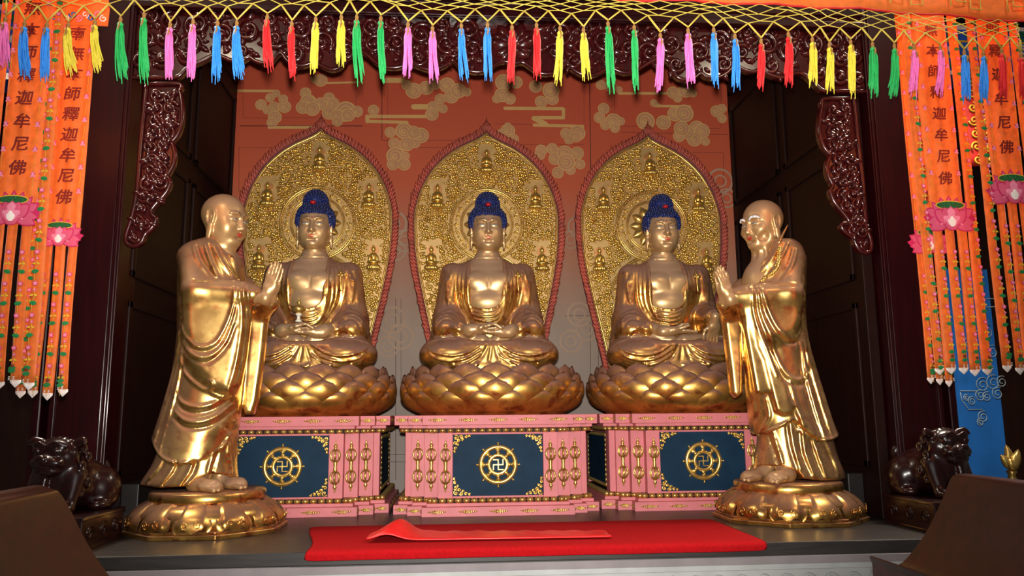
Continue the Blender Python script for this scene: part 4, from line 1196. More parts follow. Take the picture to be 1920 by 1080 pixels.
    for s in (-1, 1):
        end = (s * .25, -.26, .325)
        if kind == 'lowered' and s == 1: end = (.285, -.38, .40)
        Rb.cap((s * .345, -.01, .47), end, .110, .082, .04)
        # sleeve hanging over the thigh
        Rb.ell((s * .36, -.13, .33), (.115, .16, .13), .05)
        Rb.cap((s * .38, .03, .40), (s * .42, -.02, .12), .09, .11, .06)
        # thighs and folded shins: two flat cushions
        Rb.cap((s * .17, .02, .13), (s * .42, -.2, .13), .14, .13, .05)
        Rb.ell((s * .31, -.225, .125), (.262, .215, .132), .04)
    Rb.inflate([(-.24, .225), (.24, .225), (.28, .02), (.2, -.01), (-.2, -.01), (-.28, .02)], -.31, .05, .06, .06)
    Rb.loft([(-.01, 0, -.12, .47, .31), (.02, 0, -.12, .46, .30), (.05, 0, -.12, .43, .28)], .03)
    # folds -------------------------------------------------------
    for s in (-1, 1):
        e = -.150 if s < 0 else .122
        for q, dx in enumerate((.022, .052, .082, .115)):
            P = [(e + s * (dx * .6), .955 - q * .008), (e + s * (dx + .004), .80), (e + s * (dx + .006), .62), (e + s * (dx * .8 - .012), .50), (e * .75 + s * dx * .4, .43 - .01 * q)]
            if q == 0: Rb.ridge(P, .009, .012)
            else: Rb.groove(P, .0055, .016)
        for q in range(3):
            P = [(s * (.30 + .022 * q), .86 - .05 * q), (s * (.305 + .024 * q), .74), (s * (.30 + .022 * q), .62), (s * (.275 + .025 * q), .50)]
            Rb.ridge(P, .006, .028)
        # sleeve arcs over the elbow and forearm
        if not (kind == 'lowered' and s == 1):
            Rb.ridge([(s * .45, .34), (s * .43, .41), (s * .37, .450), (s * .30, .43), (s * .25, .365)], .013, .009)
            Rb.groove([(s * .44, .32), (s * .415, .38), (s * .365, .415), (s * .30, .395), (s * .26, .345)], .009, .016)
            Rb.ridge([(s * .43, .455), (s * .36, .49), (s * .30, .485), (s * .24, .44)], .007, .016)
            Rb.ridge([(s * .19, .25), (s * .205, .31), (s * .225, .36), (s * .25, .39)], .012, .012)
            for q in range(2):
                Rb.groove([(s * (.23 + .05 * q), .28), (s * (.29 + .04 * q), .30), (s * (.37 + .03 * q), .27 - .02 * q)], .006, .018)
        else:
            for q in range(3):
                P = [(.205 - .012 * q, .36 + .02 * q), (.22 - .01 * q, .425 + .03 * q), (.28, .465 + .035 * q), (.34 + .01 * q, .43 + .03 * q), (.365 + .01 * q, .36)]
                Rb.ridge(P, .009, .016)
        # knees: nested arcs
        for q in range(3):
            P = [(s * (.515 - .012 * q), .175 - .03 * q), (s * .45, .125 - .04 * q), (s * .32, .098 - .042 * q), (s * .19, .118 - .04 * q), (s * (.09 - .01 * q), .18 - .035 * q)]
            Rb.ridge(P, .0085, .012); Rb.groove([(p[0], p[1] - .015) for p in P], .0065, .014)
        Rb.ridge([(s * .16, .232), (s * .28, .242), (s * .40, .240), (s * .50, .215)], .012, .02)
        Rb.ridge([(s * .535, .235), (s * .572, .16), (s * .585, .07), (s * .575, .0)], .013, .03)
    # belly bands sweeping to the lapel
    for q, z in enumerate((.515, .480, .450, .415, .38)):
        Rb.ridge([(-.15, z + .022), (-.08, z - .004), (.0, z - .012), (.07, z + .012), (.118, z + .075), (.132 + .006 * q, z + .16)], .010 if q in (0, 2) else .0075, .012)
    # folds falling in the middle of the lap
    for a in (-.8, -.25, .3, .85):
        Rb.groove([(.015 + .03 * a, .225), (.02 + .07 * a, .15), (.025 + .15 * a, .06)], .005, .022)
    for q in range(5): # little rolled ends at the hem
        x = (-.33, -.14, .03, .2, .36)[q]; Rb.ridge([(x - .03, .03), (x, .015), (x + .03, .03), (x + .012, .04)], .012, .01)
    obj('robe', Rb.mesh('robe', G_ROBE), root)
    # robe clasp ribbon on the shoulder
    mb = MB(); D = Rb.drape([(.245, .86), (.25, .80), (.248, .74), (.255, .66)], -.012)
    mb.tube(D, np.interp(np.linspace(0, 1, len(D)), [0, .2, .5, 1], [.004, .016, .010, .006]), 8)
    D = Rb.drape([(.225, .80), (.26, .795), (.29, .81)], -.016); mb.tube(D, .011, 8); mb.ball(D[len(D) // 2], .02, 8, 6)
    mb.build('robe_clasp', G_TRIM, root)
    # ---- hair with snail curls
    H = Field((-.19, -.2, -.1), (.19, .26, .37), .007)
    H.ell((0, .035, .055), (.163, .185, .158), .02)
    H.op(lambda x, y, z: np.maximum(y + .035 - .0 * x, z - (.108 - .5 * np.maximum(np.abs(x) - .105, 0))) + 0 * x, (-.2, -.3, -.2), (.2, .0, .14), .02, 'cut')
    H.op(lambda x, y, z: z + .05 + 0 * x + 0 * y, (-.2, -.3, -.2), (.2, .3, .0), .02, 'cut')
    H.ell((0, .05, .208), (.102, .107, .108), .022)
    me = H.mesh('hair', M_HAIR)
    V = np.empty(len(me.vertices) * 3, np.float32); me.vertices.foreach_get('co', V); V = V.reshape(-1, 3)
    V = V[V[:, 1] < .12]; rg = np.random.default_rng(3); V = V[rg.permutation(len(V))]; keep = []
    for v in V:
        if all((v - q) @ (v - q) > .0205 ** 2 for q in keep): keep.append(v)
    for sg in (-1, 1):   # close row of curls along the hairline
        D = H.drape([(0, .118), (sg * .06, .118), (sg * .10, .112), (sg * .122, .085), (sg * .134, .05), (sg * .142, .01), (sg * .146, -.035)], .002, 7)
        last = None
        for p in D or []:
            if last is None or np.linalg.norm(p - last) > .016: keep.append(p); last = p
    o = obj('hair', me, root, tuple(EYE), (math.radians(9), 0, 0))
    mb = MB()
    for v in keep: mb.ball(v, (.0115, .0115, .0115), 7, 5)
    mb.build('snail_curls', M_HAIR, o)
    mb = MB().ball((0, -.098, .195), (.026, .02, .017), 12, 8); j = mb.build('hair_jewel', M_JEWEL, o); tag(j, 'red half-round jewel in the curls')
    face_paint(root, lambda p: HX @ np.array(p) + EYE, HQ)
    MB().ball(tuple(EYE + HX @ np.array((0, HQ.front(0, .042) + .001, .042))), (.0065, .004, .0065), 10, 6).build('forehead_dot', M_LIP, root)
    return root
seated('holding', -1.53, 'seated gilded statue with blue curls holding a small pagoda, left of the three')
seated('meditation', -.045, 'seated gilded statue with blue curls, both hands joined in lap, middle one')
seated('lowered', 1.51, 'seated gilded statue with blue curls, one hand lowered over its knee, right one')

# small treasure pagoda on the palm of the left seated statue
t = empty('small_pagoda', (-1.565, .26, 1.483), 'tiny gilded pagoda on a white stand held by the left seated statue', 'pagoda')
MB().lathe([(0, 0), (.026, 0), (.026, .012), (.015, .018), (.013, .045), (.02, .05), (.026, .058), (.026, .068), (0, .068)], 8).build('white_stand', plain('white_porcelain', srgb(230, 226, 210), .35), t)
MB().lathe([(.0, .068), (.022, .068), (.045, .084), (.05, .104), (.042, .122), (.024, .134), (.010, .138), (.012, .15), (.018, .158), (.006, .166), (.008, .18), (0, .20)], 16).build('domed_body', G_TRIM, t)

# ------------------------------------------------------------------ standing monks
def monk_base(side):
    root = empty('lotus_pedestal', (-1.99 if side < 0 else 2.045, -.42, 0), 'round gilded lotus base under the ' + ('left standing statue with red lips' if side < 0 else 'right standing statue with white eyebrows'), 'lotus base', 'gilded lotus bases')
    mb = MB(); n = 8
    def octo(r, z0, z1):
        mb.prism([(r * math.cos(2 * PI * k / n + .38), r * math.sin(2 * PI * k / n + .38)) for k in range(n)], z0, z1)
    octo(.60, 0, .03); octo(.575, .03, .048)
    o = mb.build('octagonal_plinth', G_BASE, root); bevel(o, .006)
    core = MB().lathe([(.0, .045), (.50, .045), (.53, .08), (.52, .14), (.46, .19), (.40, .205), (0, .205)], 48)
    core.build('core', G_BASE, root)
    N_ = 12
    for k in range(N_):
        a0 = 2 * PI * k / N_ + .1; hw = PI / N_ * .97; P = []
        for v in range(13):
            t = v / 12; row = []
            z = .215 - .165 * t; r = .395 + .150 * math.sin(t * PI / 2) ** .75 + .012 * t ** 3
            w_ = hw * (.80 + .20 * t) * (1 if t < .8 else (1 - ((t - .8) / .2) ** 2 * .22))
            for u in range(13):
                q = (u - 6) / 6; a = a0 + q * w_
                puff = .034 * (1 - q ** 4) * math.sin(PI * min(1, .2 + t * .7)) - .018 * math.exp(-((abs(q) - .80) / .07) ** 2)
                rr = r + puff; zz = z - .014 * (1 - abs(q)) * t ** 6 * 0 - (.012 * math.cos(q * PI * 2) * t ** 8)
                row.append((rr * math.cos(a), rr * math.sin(a), zz))
            P.append(row)
        mb = MB().grid(P)
        for s in (-1, 1):   # pair of curls near the tip
            c = spiral(0, 0, .026, 1.3, PI / 2 * s, s, 14, .2); pts = []
            for (p, q) in c:
                a = a0 + (s * .042 + p) / .56; r = .395 + .150 * math.sin(.72 * PI / 2) ** .75 + .04; pts.append((r * math.cos(a), r * math.sin(a), .093 + q))
            mb.tube(pts, .0045, 5)
        pt = mb.build('petal', G_BASE, root)
    root.scale = (.885, .885, .975)
    MB().lathe([(0, .20), (.415, .20), (.422, .215), (.420, .262), (.405, .272), (0, .272)], 56).build('top_disc', G_BASE, root)
    return root

def monk(side):
    """built looking to +x; the right one is mirrored"""
    left = side < 0
    MY = -.42; OZ = .267
    OX = (at(400, 413, MY - .125)[0] + .063 + at(459, 422, MY - .07)[0] - .167) / 2 if left else (at(1450, 423, MY - .125)[0] - .063 + at(1400, 434, MY - .07)[0] + .167) / 2
    K = .97
    def zc(z): return (z - .473) * K + .745 - OZ
    root = empty('standing_statue', (float(OX), MY, OZ), 'standing gilded monk statue with shaven head and red lips, left, palms pressed together' if left else 'standing gilded old monk statue with white eyebrows, right, palms pressed together', 'statue', 'standing gilded statues')
    def L(x, y, yl=-.1):
        q = at(x, y, MY + yl); v = (q[0] - OX) * (1 if left else -1); return np.array((v, q[2] - OZ))
    def P3(x, y, yl): a = L(x, y, yl); return np.array((a[0], yl, a[1]))
    fx = not left
    MX = -1 if fx else 1
    TH = math.radians(66)
    EYE = np.array((.0, .0, float(at(440 if left else 1412, 411 if left else 419, MY - .08)[2]) - OZ + .020)); HR = rotz(TH) @ rotx(math.radians(9))
    D = np.array((math.sin(TH), -math.cos(TH), 0)); SIDE = np.array((math.cos(TH), math.sin(TH), 0))   # facing, and its far side
    # hands joined in front of the chest
    HC = D * .40 + np.array((.015, -.03, zc(1.365))); up = np.array((D[0] * .30, D[1] * .30, 1.0)); up /= np.linalg.norm(up)
    # ---------------- skin
    S = Field((-.30, -.42, -.01), (.60, .34, 2.12), .0062)
    head(HXF(S, HR, EYE, K, ZS_M), old=not left, lobes=1.0 if left else .7)
    nb = np.array((-.02, 0, zc(1.60)))
    S.cap(nb, EYE + HR @ np.array((0, .03, -.1)), .105 if left else .092, .088 if left else .078, .05)
    S.ell((.02, 0, zc(1.42)), (.12, .13, .2) if left else (.15, .16, .22), .05)
    S.cap((0, 0, .2), (0, 0, zc(1.4)), .07, .1, .05)
    if left:
        for z in (.0, .04): S.line([nb + np.array((0, 0, .02 + z)) + .112 * (D * math.cos(a) + SIDE * math.sin(a)) for a in np.linspace(-1.5, 1.5, 9)], .004, .012, 'cut', 0)
    else:
        for a in (-.7, -.25, .3, .8):
            S.line([EYE + HR @ np.array((.09 * math.sin(a), -.02 - .05 * math.cos(a), -.15)), nb + .1 * (D * math.cos(a * 1.2) + SIDE * math.sin(a * 1.2)) + np.array((0, 0, .0))], .010, .02, 'add', 0)
    for s in (-1, 1):
        sh = SIDE * s * .10 + np.array((0, 0, zc(1.46))); el = SIDE * s * .14 + D * .10 + np.array((0, 0, zc(1.335))); wr = HC - up * .07 + SIDE * s * .035
        S.cap(sh, el, .05, .05, .03); S.cap(el, HC - up * .075 - D * .13 + SIDE * s * .035, .05, .034, .03); S.cap(HC - up * .075 - D * .13 + SIDE * s * .035, wr, .034, .036, .03)
        # palm: local x = thumb side (towards the chest/top), y = back of the hand outward
        za = up; yc = SIDE * s; xc = np.cross(yc, za)
        R = np.stack([xc, yc, za], 1)
        if xc @ D > 0:   # thumb must be on the chest side
            R[:, 0] *= -1
        X = XF(S, R, HC + SIDE * s * .020 - up * .03, 1.08); hand(X, .06 if left else .42, 2, .03)
    # legs and feet
    for (fx_, fy_, a_) in ((-.05, -.15, .2), (.05, .03, .1)) if left else ((.0, -.16, .25), (.10, -.01, .1)):
        d = D * math.cos(a_) - SIDE * math.sin(a_); c = np.array((fx_, fy_, .0)); sd = np.array((-d[1], d[0], 0))
        S.cap(c + np.array((0, 0, .04)), c * .35 + np.array((0, 0, .16)), .05, .05, .04); S.cap(c * .35 + np.array((0, 0, .16)), (0, 0, .3), .05, .05, .04)
        S.cap(c - d * .04 + np.array((0, 0, .045)), c + d * .17 + np.array((0, 0, .036)), .052, .040, .04)
        S.ell(c + d * .13 + np.array((0, 0, .030)), (.075, .07, .032), .03)
        for q in range(5):
            w_ = (q - 2) * .0265; ln = .245 - .010 * abs(q - 1) - .012 * q * (q > 1)
            S.cap(c + d * .16 + sd * w_ + np.array((0, 0, .026)), c + d * ln + sd * w_ * 1.1 + np.array((0, 0, .016)), .0142, .0122 if q else .0165, .003)
    S.under(lambda x, y, z: z - .001 + 0 * x + 0 * y, (-.5, -.5, -.1), (.8, .5, .0), .004)
    obj('body', S.mesh('body', G_MSKIN, fx), root)
    # ---------------- robes
    B = Field((-.58, -.52, -.005), (.62, .36, 1.74), .0068)
    rows = []
    if left: sil = [(449, 386, 430, .0, .11), (458, 358, 438, 0, .15), (470, 343, 446, 0, .175), (490, 336, 455, 0, .19), (520, 335, 460, 0, .2), (570, 335, 462, 0, .205), (630, 334, 462, 0, .205), (690, 327, 460, 0, .21), (740, 314, 455, 0, .22), (790, 299, 448, 0, .235), (840, 283, 436, 0, .25), (872, 274, 430, 0, .255)]
    else: sil = [(446, 1470, 1436, .0, .10), (455, 1487, 1428, 0, .145), (466, 1499, 1420, 0, .17), (486, 1505, 1412, 0, .185), (520, 1507, 1404, 0, .2), (570, 1506, 1394, 0, .205), (630, 1510, 1392, 0, .205), (690, 1524, 1398, 0, .21), (740, 1540, 1402, 0, .22), (790, 1556, 1408, 0, .235), (830, 1572, 1416, 0, .25), (860, 1580, 1424, 0, .255)]
    for (y, a, c, yc, b_) in sil:
        p, q = L(a, y, 0), L(c, y, 0); rows.append((p[1], (p[0] + q[0]) / 2, yc, abs(q[0] - p[0]) / 2, b_))
    B.loft(rows, .02, p=2.2)
    # hem of the outer robe
    if left: hem = [(262, 812), (281, 828), (290, 838), (305, 856), (322, 867), (345, 869), (380, 861), (408, 842), (430, 806), (448, 786), (470, 776)]
    else: hem = [(1596, 800), (1577, 818), (1566, 822), (1550, 825), (1530, 824), (1512, 816), (1498, 803), (1480, 788), (1460, 800), (1440, 812), (1415, 822), (1400, 820)]
    hp = np.array(sorted([tuple(L(x, y, -.15)) for x, y in hem])); 
    B.under(lambda x, y, z: z - np.interp(x, hp[:, 0], hp[:, 1]) + 0 * y, (-.7, -.6, -.1), (.7, .5, hp[:, 1].max()), .014)
    # under skirt to the feet
    if left: sk = [(780, 318, 446, .19), (830, 304, 444, .205), (870, 288, 442, .215), (895, 272, 444, .225), (911, 263, 448, .23)]
    else: sk = [(770, 1540, 1418, .19), (820, 1556, 1424, .205), (855, 1566, 1420, .215), (880, 1576, 1416, .225), (897, 1580, 1412, .23)]
    rows = []
    for (y, a, c, b_) in sk:
        p, q = L(a, y, 0), L(c, y, 0); rows.append((max(p[1], .0), (p[0] + q[0]) / 2, .01, abs(q[0] - p[0]) / 2, b_))
    B.loft(rows, .012, p=2.3)
    # arch of the skirt above the feet
    if left: ar = [(263, 914), (300, 916), (352, 912), (366, 898), (392, 889), (412, 892), (424, 900), (436, 884), (450, 892), (470, 900)]
    else: ar = [(1585, 902), (1540, 902), (1508, 898), (1498, 884), (1470, 874), (1445, 876), (1436, 884), (1424, 870), (1405, 874), (1385, 884)]
    ap = np.array(sorted([tuple(L(x, y, -.22)) for x, y in ar]))
    B.under(lambda x, y, z: np.maximum(z - np.interp(x, ap[:, 0], ap[:, 1]), y + .02) , (-.7, -.6, -.1), (.7, .1, ap[:, 1].max()), .012)
    # near arm in its sleeve: upper arm, forearm
    if left: a_sh, a_el, a_wr = P3(358, 482, -.10), P3(368, 545, -.20), P3(474, 552, -.17)
    else: a_sh, a_el, a_wr = P3(1486, 490, -.10), P3(1478, 552, -.20), P3(1378, 557, -.17)
    B.cap(a_sh, a_el, .085, .092, .05); B.cap(a_el, a_wr, .078, .070, .04)
    # the wide near sleeve
    if left: slv = [(352, 536), (380, 527), (425, 527), (466, 530), (470, 560), (466, 610), (459, 670), (449, 720), (437, 745), (416, 741), (396, 733), (372, 708), (352, 670), (341, 620), (340, 570)]
    else: slv = [(1500, 540), (1470, 532), (1430, 532), (1388, 535), (1384, 560), (1394, 605), (1410, 640), (1440, 648), (1470, 640), (1494, 630), (1504, 600), (1506, 565)]
    B.inflate([L(x, y, -.2) for x, y in slv], -.16, .085, .005, .055, ys=(.10, 0))
    if not left:
        for poly, yc, ysl in (([(1388, 560), (1412, 560), (1428, 640), (1438, 690), (1443, 730), (1440, 738), (1428, 740), (1416, 736), (1408, 690), (1396, 620)], -.19, (.1, 0)), ([(1416, 620), (1436, 640), (1450, 672), (1474, 728), (1487, 762), (1484, 774), (1468, 778), (1454, 770), (1446, 740), (1432, 676), (1420, 650)], -.215, (.1, 0))):
            B.inflate([L(x, y, yc) for x, y in poly], yc, .022, .008, .02, ys=ysl)
    # far sleeve hanging from the other wrist
    if left: fs = [(462, 540), (492, 542), (506, 545), (502, 600), (494, 680), (484, 752), (476, 777), (460, 778), (456, 760), (462, 690), (468, 620)]
    else: fs = [(1392, 545), (1364, 548), (1352, 552), (1355, 600), (1366, 690), (1371, 738), (1380, 747), (1390, 738), (1391, 690), (1388, 620)]
    B.inflate([L(x, y, .04) for x, y in fs], .05, .03, .02, .02, ys=(.10, 0))
    B.cap(SIDE * .22 + np.array((0, 0, zc(1.44))), SIDE * .24 + D * .10 + np.array((0, 0, zc(1.20))), .085, .085, .05)
    B.cap(SIDE * .24 + D * .10 + np.array((0, 0, zc(1.20))), HC - up * .10 + SIDE * .05, .075, .05, .04)
    # neck opening of the collar
    c = nb + D * .05
    B.ell(c + np.array((.0, 0, .09)), (.112, .125, .13), .02, 'cut', rotz(TH))
    if not left: B.line([nb + D * .10 + np.array((0, 0, .06)), nb + D * .17 + np.array((0, 0, -.06)), nb + D * .21 + np.array((0, 0, -.16))], [.07, .05, .015], .02, 'cut')
    # folds ------------------------------------------------------
    def rd(px, r=.009, k=.016, yl=-.2): B.ridge([L(x, y, yl) for x, y in px], r, k)
    def gv(px, r=.007, k=.016, yl=-.2): B.groove([L(x, y, yl) for x, y in px], r, k)
    if left:
        rd([(340, 580), (345, 615), (357, 637), (381, 652), (410, 641), (430, 605), (442, 565), (444, 540)], .008)
        gv([(339, 598), (346, 630), (362, 652), (384, 661), (412, 650), (434, 612), (446, 572)], .007)
        rd([(337, 624), (350, 652), (372, 668), (398, 668), (424, 645), (441, 600), (449, 560)], .010)
        gv([(337, 646), (354, 668), (376, 680), (400, 678), (428, 650), (445, 610)], .008)
        rd([(337, 668), (346, 698), (374, 724), (392, 731), (402, 722), (397, 714), (385, 718)], .011, .012)
        rd([(452, 540), (455, 600), (448, 660), (438, 706), (426, 743)], .010)
        gv([(460, 545), (461, 600), (454, 665), (444, 712)], .008)
        rd([(467, 535), (468, 580), (463, 640), (452, 705), (440, 742)], .010, .012)
        rd([(395, 735), (410, 742), (425, 745), (438, 742)], .009, .012)
        rd([(331, 740), (345, 756), (370, 763), (396, 758), (420, 742)], .009); gv([(330, 752), (346, 768), (372, 775), (398, 769), (424, 750)], .007)
        rd([(328, 770), (350, 788), (380, 790), (408, 778), (430, 757)], .010); gv([(326, 783), (350, 801), (384, 802), (412, 788), (434, 764)], .007)
        for px in ([(336, 610), (332, 670), (318, 730), (300, 790), (286, 832)], [(338, 660), (334, 710), (324, 760), (312, 810), (302, 850)], [(334, 560), (331, 640), (320, 690), (302, 760), (286, 815)]): rd(px, .009, .02)
        for px in ([(340, 690), (332, 740), (318, 790), (306, 840)], [(334, 640), (326, 700), (308, 766), (292, 825)]): gv(px, .007, .02)
        rd([(288, 836), (305, 854), (322, 864), (345, 867), (380, 859), (408, 840), (426, 812)], .008, .012)
        rd([(412, 800), (420, 818), (414, 836), (408, 842)], .012, .012); rd([(428, 790), (440, 796), (446, 808), (438, 812)], .012, .012)
        for px in ([(308, 845), (292, 880), (270, 904)], [(330, 866), (318, 890), (300, 910)], [(362, 866), (354, 888), (338, 910)], [(398, 850), (392, 870), (388, 888)], [(424, 812), (420, 850), (424, 890)], [(440, 800), (436, 850), (434, 880)]):
            rd(px, .010, .018); gv([(x + 7, y) for x, y in px], .007, .018)
        # chest
        for px in ([(360, 458), (372, 488), (394, 518)], [(382, 456), (394, 488), (410, 522)], [(396, 455), (416, 492), (436, 524)]): rd(px, .007, .02); gv([(x + 6, y) for x, y in px], .006, .018)
        gv([(368, 534), (395, 533), (430, 533), (456, 534)], .006, .014); rd([(370, 528), (395, 527), (436, 527), (462, 530)], .006, .012)
        rd([(404, 449), (420, 470), (440, 478), (451, 470)], .008, .01)
    else:
        rd([(1506, 520), (1505, 590), (1497, 626), (1480, 634), (1460, 624), (1444, 600), (1428, 562), (1420, 538)], .009, .018)
        gv([(1508, 540), (1508, 598), (1499, 636), (1478, 644), (1456, 632), (1438, 606), (1422, 566), (1415, 540)], .008, .018)
        rd([(1414, 538), (1424, 590), (1442, 632), (1466, 690), (1490, 712), (1508, 706), (1517, 688), (1512, 640)], .009, .018)
        gv([(1409, 538), (1418, 592), (1436, 640), (1460, 698), (1488, 722), (1511, 716), (1522, 694)], .008, .018)
        rd([(1404, 540), (1412, 596), (1430, 648), (1452, 706)], .008, .016)
        for px in ([(1508, 590), (1516, 650), (1530, 710), (1552, 790), (1562, 820)], [(1510, 560), (1522, 640), (1540, 700), (1560, 770), (1574, 815)], [(1506, 640), (1512, 700), (1528, 770), (1544, 822)]): rd(px, .009, .02); gv([(x - 7, y) for x, y in px], .008, .02)
        rd([(1480, 716), (1490, 760), (1506, 805)], .010, .02); gv([(1472, 730), (1484, 772), (1498, 802)], .008, .02)
        rd([(1440, 745), (1446, 780), (1436, 812)], .010, .02); rd([(1418, 740), (1412, 780), (1414, 818)], .010, .02); gv([(1428, 745), (1430, 780), (1424, 815)], .008, .02)
        rd([(1574, 818), (1550, 824), (1530, 823), (1512, 815), (1498, 803), (1486, 790)], .009, .012); rd([(1478, 788), (1460, 800), (1440, 812), (1416, 821)], .009, .012)
        for px in ([(1552, 828), (1566, 860), (1577, 890)], [(1526, 826), (1536, 860), (1548, 894)], [(1506, 812), (1510, 850), (1524, 890)], [(1484, 792), (1490, 840), (1500, 880)], [(1456, 802), (1464, 840), (1470, 868)], [(1432, 816), (1438, 850), (1440, 876)], [(1418, 824), (1420, 850), (1421, 872)]):
            rd(px, .010, .018); gv([(x - 7, y) for x, y in px], .007, .018)
        for px in ([(1466, 452), (1450, 484), (1426, 516)], [(1480, 456), (1462, 490), (1440, 524)], [(1496, 466), (1484, 496), (1464, 526)]): rd(px, .007, .02); gv([(x - 6, y) for x, y in px], .006, .018)
        rd([(1486, 536), (1460, 532), (1424, 532), (1392, 536)], .006, .012); gv([(1480, 541), (1455, 538), (1424, 538), (1398, 541)], .006, .014)
        rd([(1462, 446), (1446, 470), (1424, 500), (1402, 528)], .009, .012); rd([(1436, 452), (1420, 474), (1410, 500)], .008, .012)
    B.under(lambda x, y, z: z - .002 + 0 * x + 0 * y, (-.7, -.6, -.1), (.8, .5, .0), .004)
    obj('robe', B.mesh('robe', G_MONK, fx), root)
    face_paint(root, lambda p: (EYE + K * (HR @ np.array(p))) * np.array((MX, 1, 1)), HQM if left else HQO, old=not left, kohl=M_INK, brow=M_WBROW if not left else M_INK)
    if not left:   # gilt sash ornaments on the shoulder
        mb = MB(); rr = random.Random(4)
        D_ = B.drape([L(x, y, -.15) for x, y in [(1461, 464), (1458, 480), (1455, 496), (1450, 508), (1440, 516), (1428, 526)]], -.006, 4)
        for i, p in enumerate(D_):
            if p is None: continue
            q = np.array((p[0] * MX, p[1], p[2])); mb.ball(q, rr.uniform(.009, .017), 7, 5); mb.ball(q + np.array((rr.uniform(-.02, .02), -.005, rr.uniform(-.012, .012))), .009, 6, 5)
        mb.build('sash_ornament', G_TRIM, root)
        D_ = B.drape([L(1452, 462, -.1), L(1464, 450, -.1), L(1474, 442, -.1)], -.004, 3); mb = MB()
        mb.tube([np.array((p[0] * MX, p[1], p[2] + .012 * k)) for k, p in enumerate(D_)], [.006, .010, .011, .010, .008, .006, .005][:len(D_)], 8, flat=.5).build('collar_tip', G_MONK, root)
    return root
for sd in (-1, 1):
    monk_base(sd); monk(sd)

# ------------------------------------------------------------------ hanging banners
def fabric(name, col, trans=.35, rough=.55):
    m, nt, b = newmat(name); L = nt.links.new
    n = noise(nt, 26, 4); r = ramp(nt, n.outputs[0], [(.3, tuple(c * .86 for c in col[:3]) + (1,)), (.7, tuple(min(1, c * 1.12) for c in col[:3]) + (1,))])
    L(r.outputs[0], b.inputs['Base Color']); b.inputs['Roughness'].default_value = rough; b.inputs['Sheen Weight'].default_value = .15
    t = N(nt, 'ShaderNodeBsdfTranslucent'); L(r.outputs[0], t.inputs[0])
    ms = N(nt, 'ShaderNodeMixShader'); ms.inputs[0].default_value = trans; L(b.outputs[0], ms.inputs[1]); L(t.outputs[0], ms.inputs[2])
    L(ms.outputs[0], nt.nodes['Material Output'].inputs[0]); return m
F_OR = fabric('orange_silk', srgb(240, 128, 50)); F_RED = plain('maroon_embroidery', srgb(120, 22, 14), .6); F_DRED = plain('red_trim', srgb(196, 24, 26), .55)
F_MAG = plain('magenta_embroidery', srgb(190, 24, 84), .6); F_PNK = plain('pink_embroidery', srgb(232, 130, 160), .6); F_WHT = plain('white_embroidery', srgb(240, 226, 220), .6)
F_GRN = plain('green_embroidery', srgb(20, 120, 62), .6); F_DGR = plain('dark_green_embroidery', srgb(22, 84, 40), .6); F_YEL = plain('yellow_embroidery', srgb(212, 170, 40), .6); F_BRN = plain('brown_embroidery', srgb(110, 50, 24), .6)
F_BLU = plain('blue_embroidery', srgb(40, 110, 200), .6)
F_DPK = plain('deep_pink_embroidery', srgb(206, 78, 112), .6)
TXT = '南無本師釋迦牟尼佛'
def glyph(ch, size):
    c = bpy.data.curves.new('t', 'FONT'); c.body = ch; c.size = size; c.align_x = 'CENTER'; c.align_y = 'CENTER'; c.extrude = .0012; c.offset = size * .012; c.resolution_u = 3
    c.shear = .12
    o = bpy.data.objects.new('t', c); COL.objects.link(o)
    dg = bpy.context.evaluated_depsgraph_get(); me = bpy.data.meshes.new_from_object(o.evaluated_get(dg))
    bpy.data.objects.remove(o); bpy.data.curves.remove(c)
    V = np.empty(len(me.vertices) * 3, np.float32); me.vertices.foreach_get('co', V); V = V.reshape(-1, 3)
    if len(V):
        V[:, 0] -= (V[:, 0].max() + V[:, 0].min()) / 2; V[:, 1] -= (V[:, 1].max() + V[:, 1].min()) / 2
    W = np.stack([V[:, 0] * 1.05, -V[:, 2], V[:, 1]], 1); me.vertices.foreach_set('co', W.astype(np.float32).ravel()); me.update()
    me.name = 'character'; me.materials.clear(); me.materials.append(F_RED); return me
GL = {ch: glyph(ch, .082) for ch in TXT}
def petal2d(mb, cx, cz, ang, ln, wd, y, mats, yb=.004):
    """embroidered petal: pointed, three nested tones, slightly padded"""
    for k, (f, mt) in enumerate(zip((1, .84, .5), mats)):
        P = []
        for i in range(8):
            t = i / 7; h = wd * f * math.sin(PI * min(1, .10 + .9 * t)) ** .8 * (1 if t < 1 else 0); row = []
            for j in (-1, 0, 1):
                a = (t * ln) * (1 if k == 0 else (.93 if k == 1 else .66)) ; X = cx + a * math.cos(ang) - j * h * math.sin(ang); Z = cz + a * math.sin(ang) + j * h * math.cos(ang)
                row.append((X, y - k * .0012 - (yb * (1 - j * j) * math.sin(PI * t)), Z))
            P.append(row)
        mb.grid(P, mt)
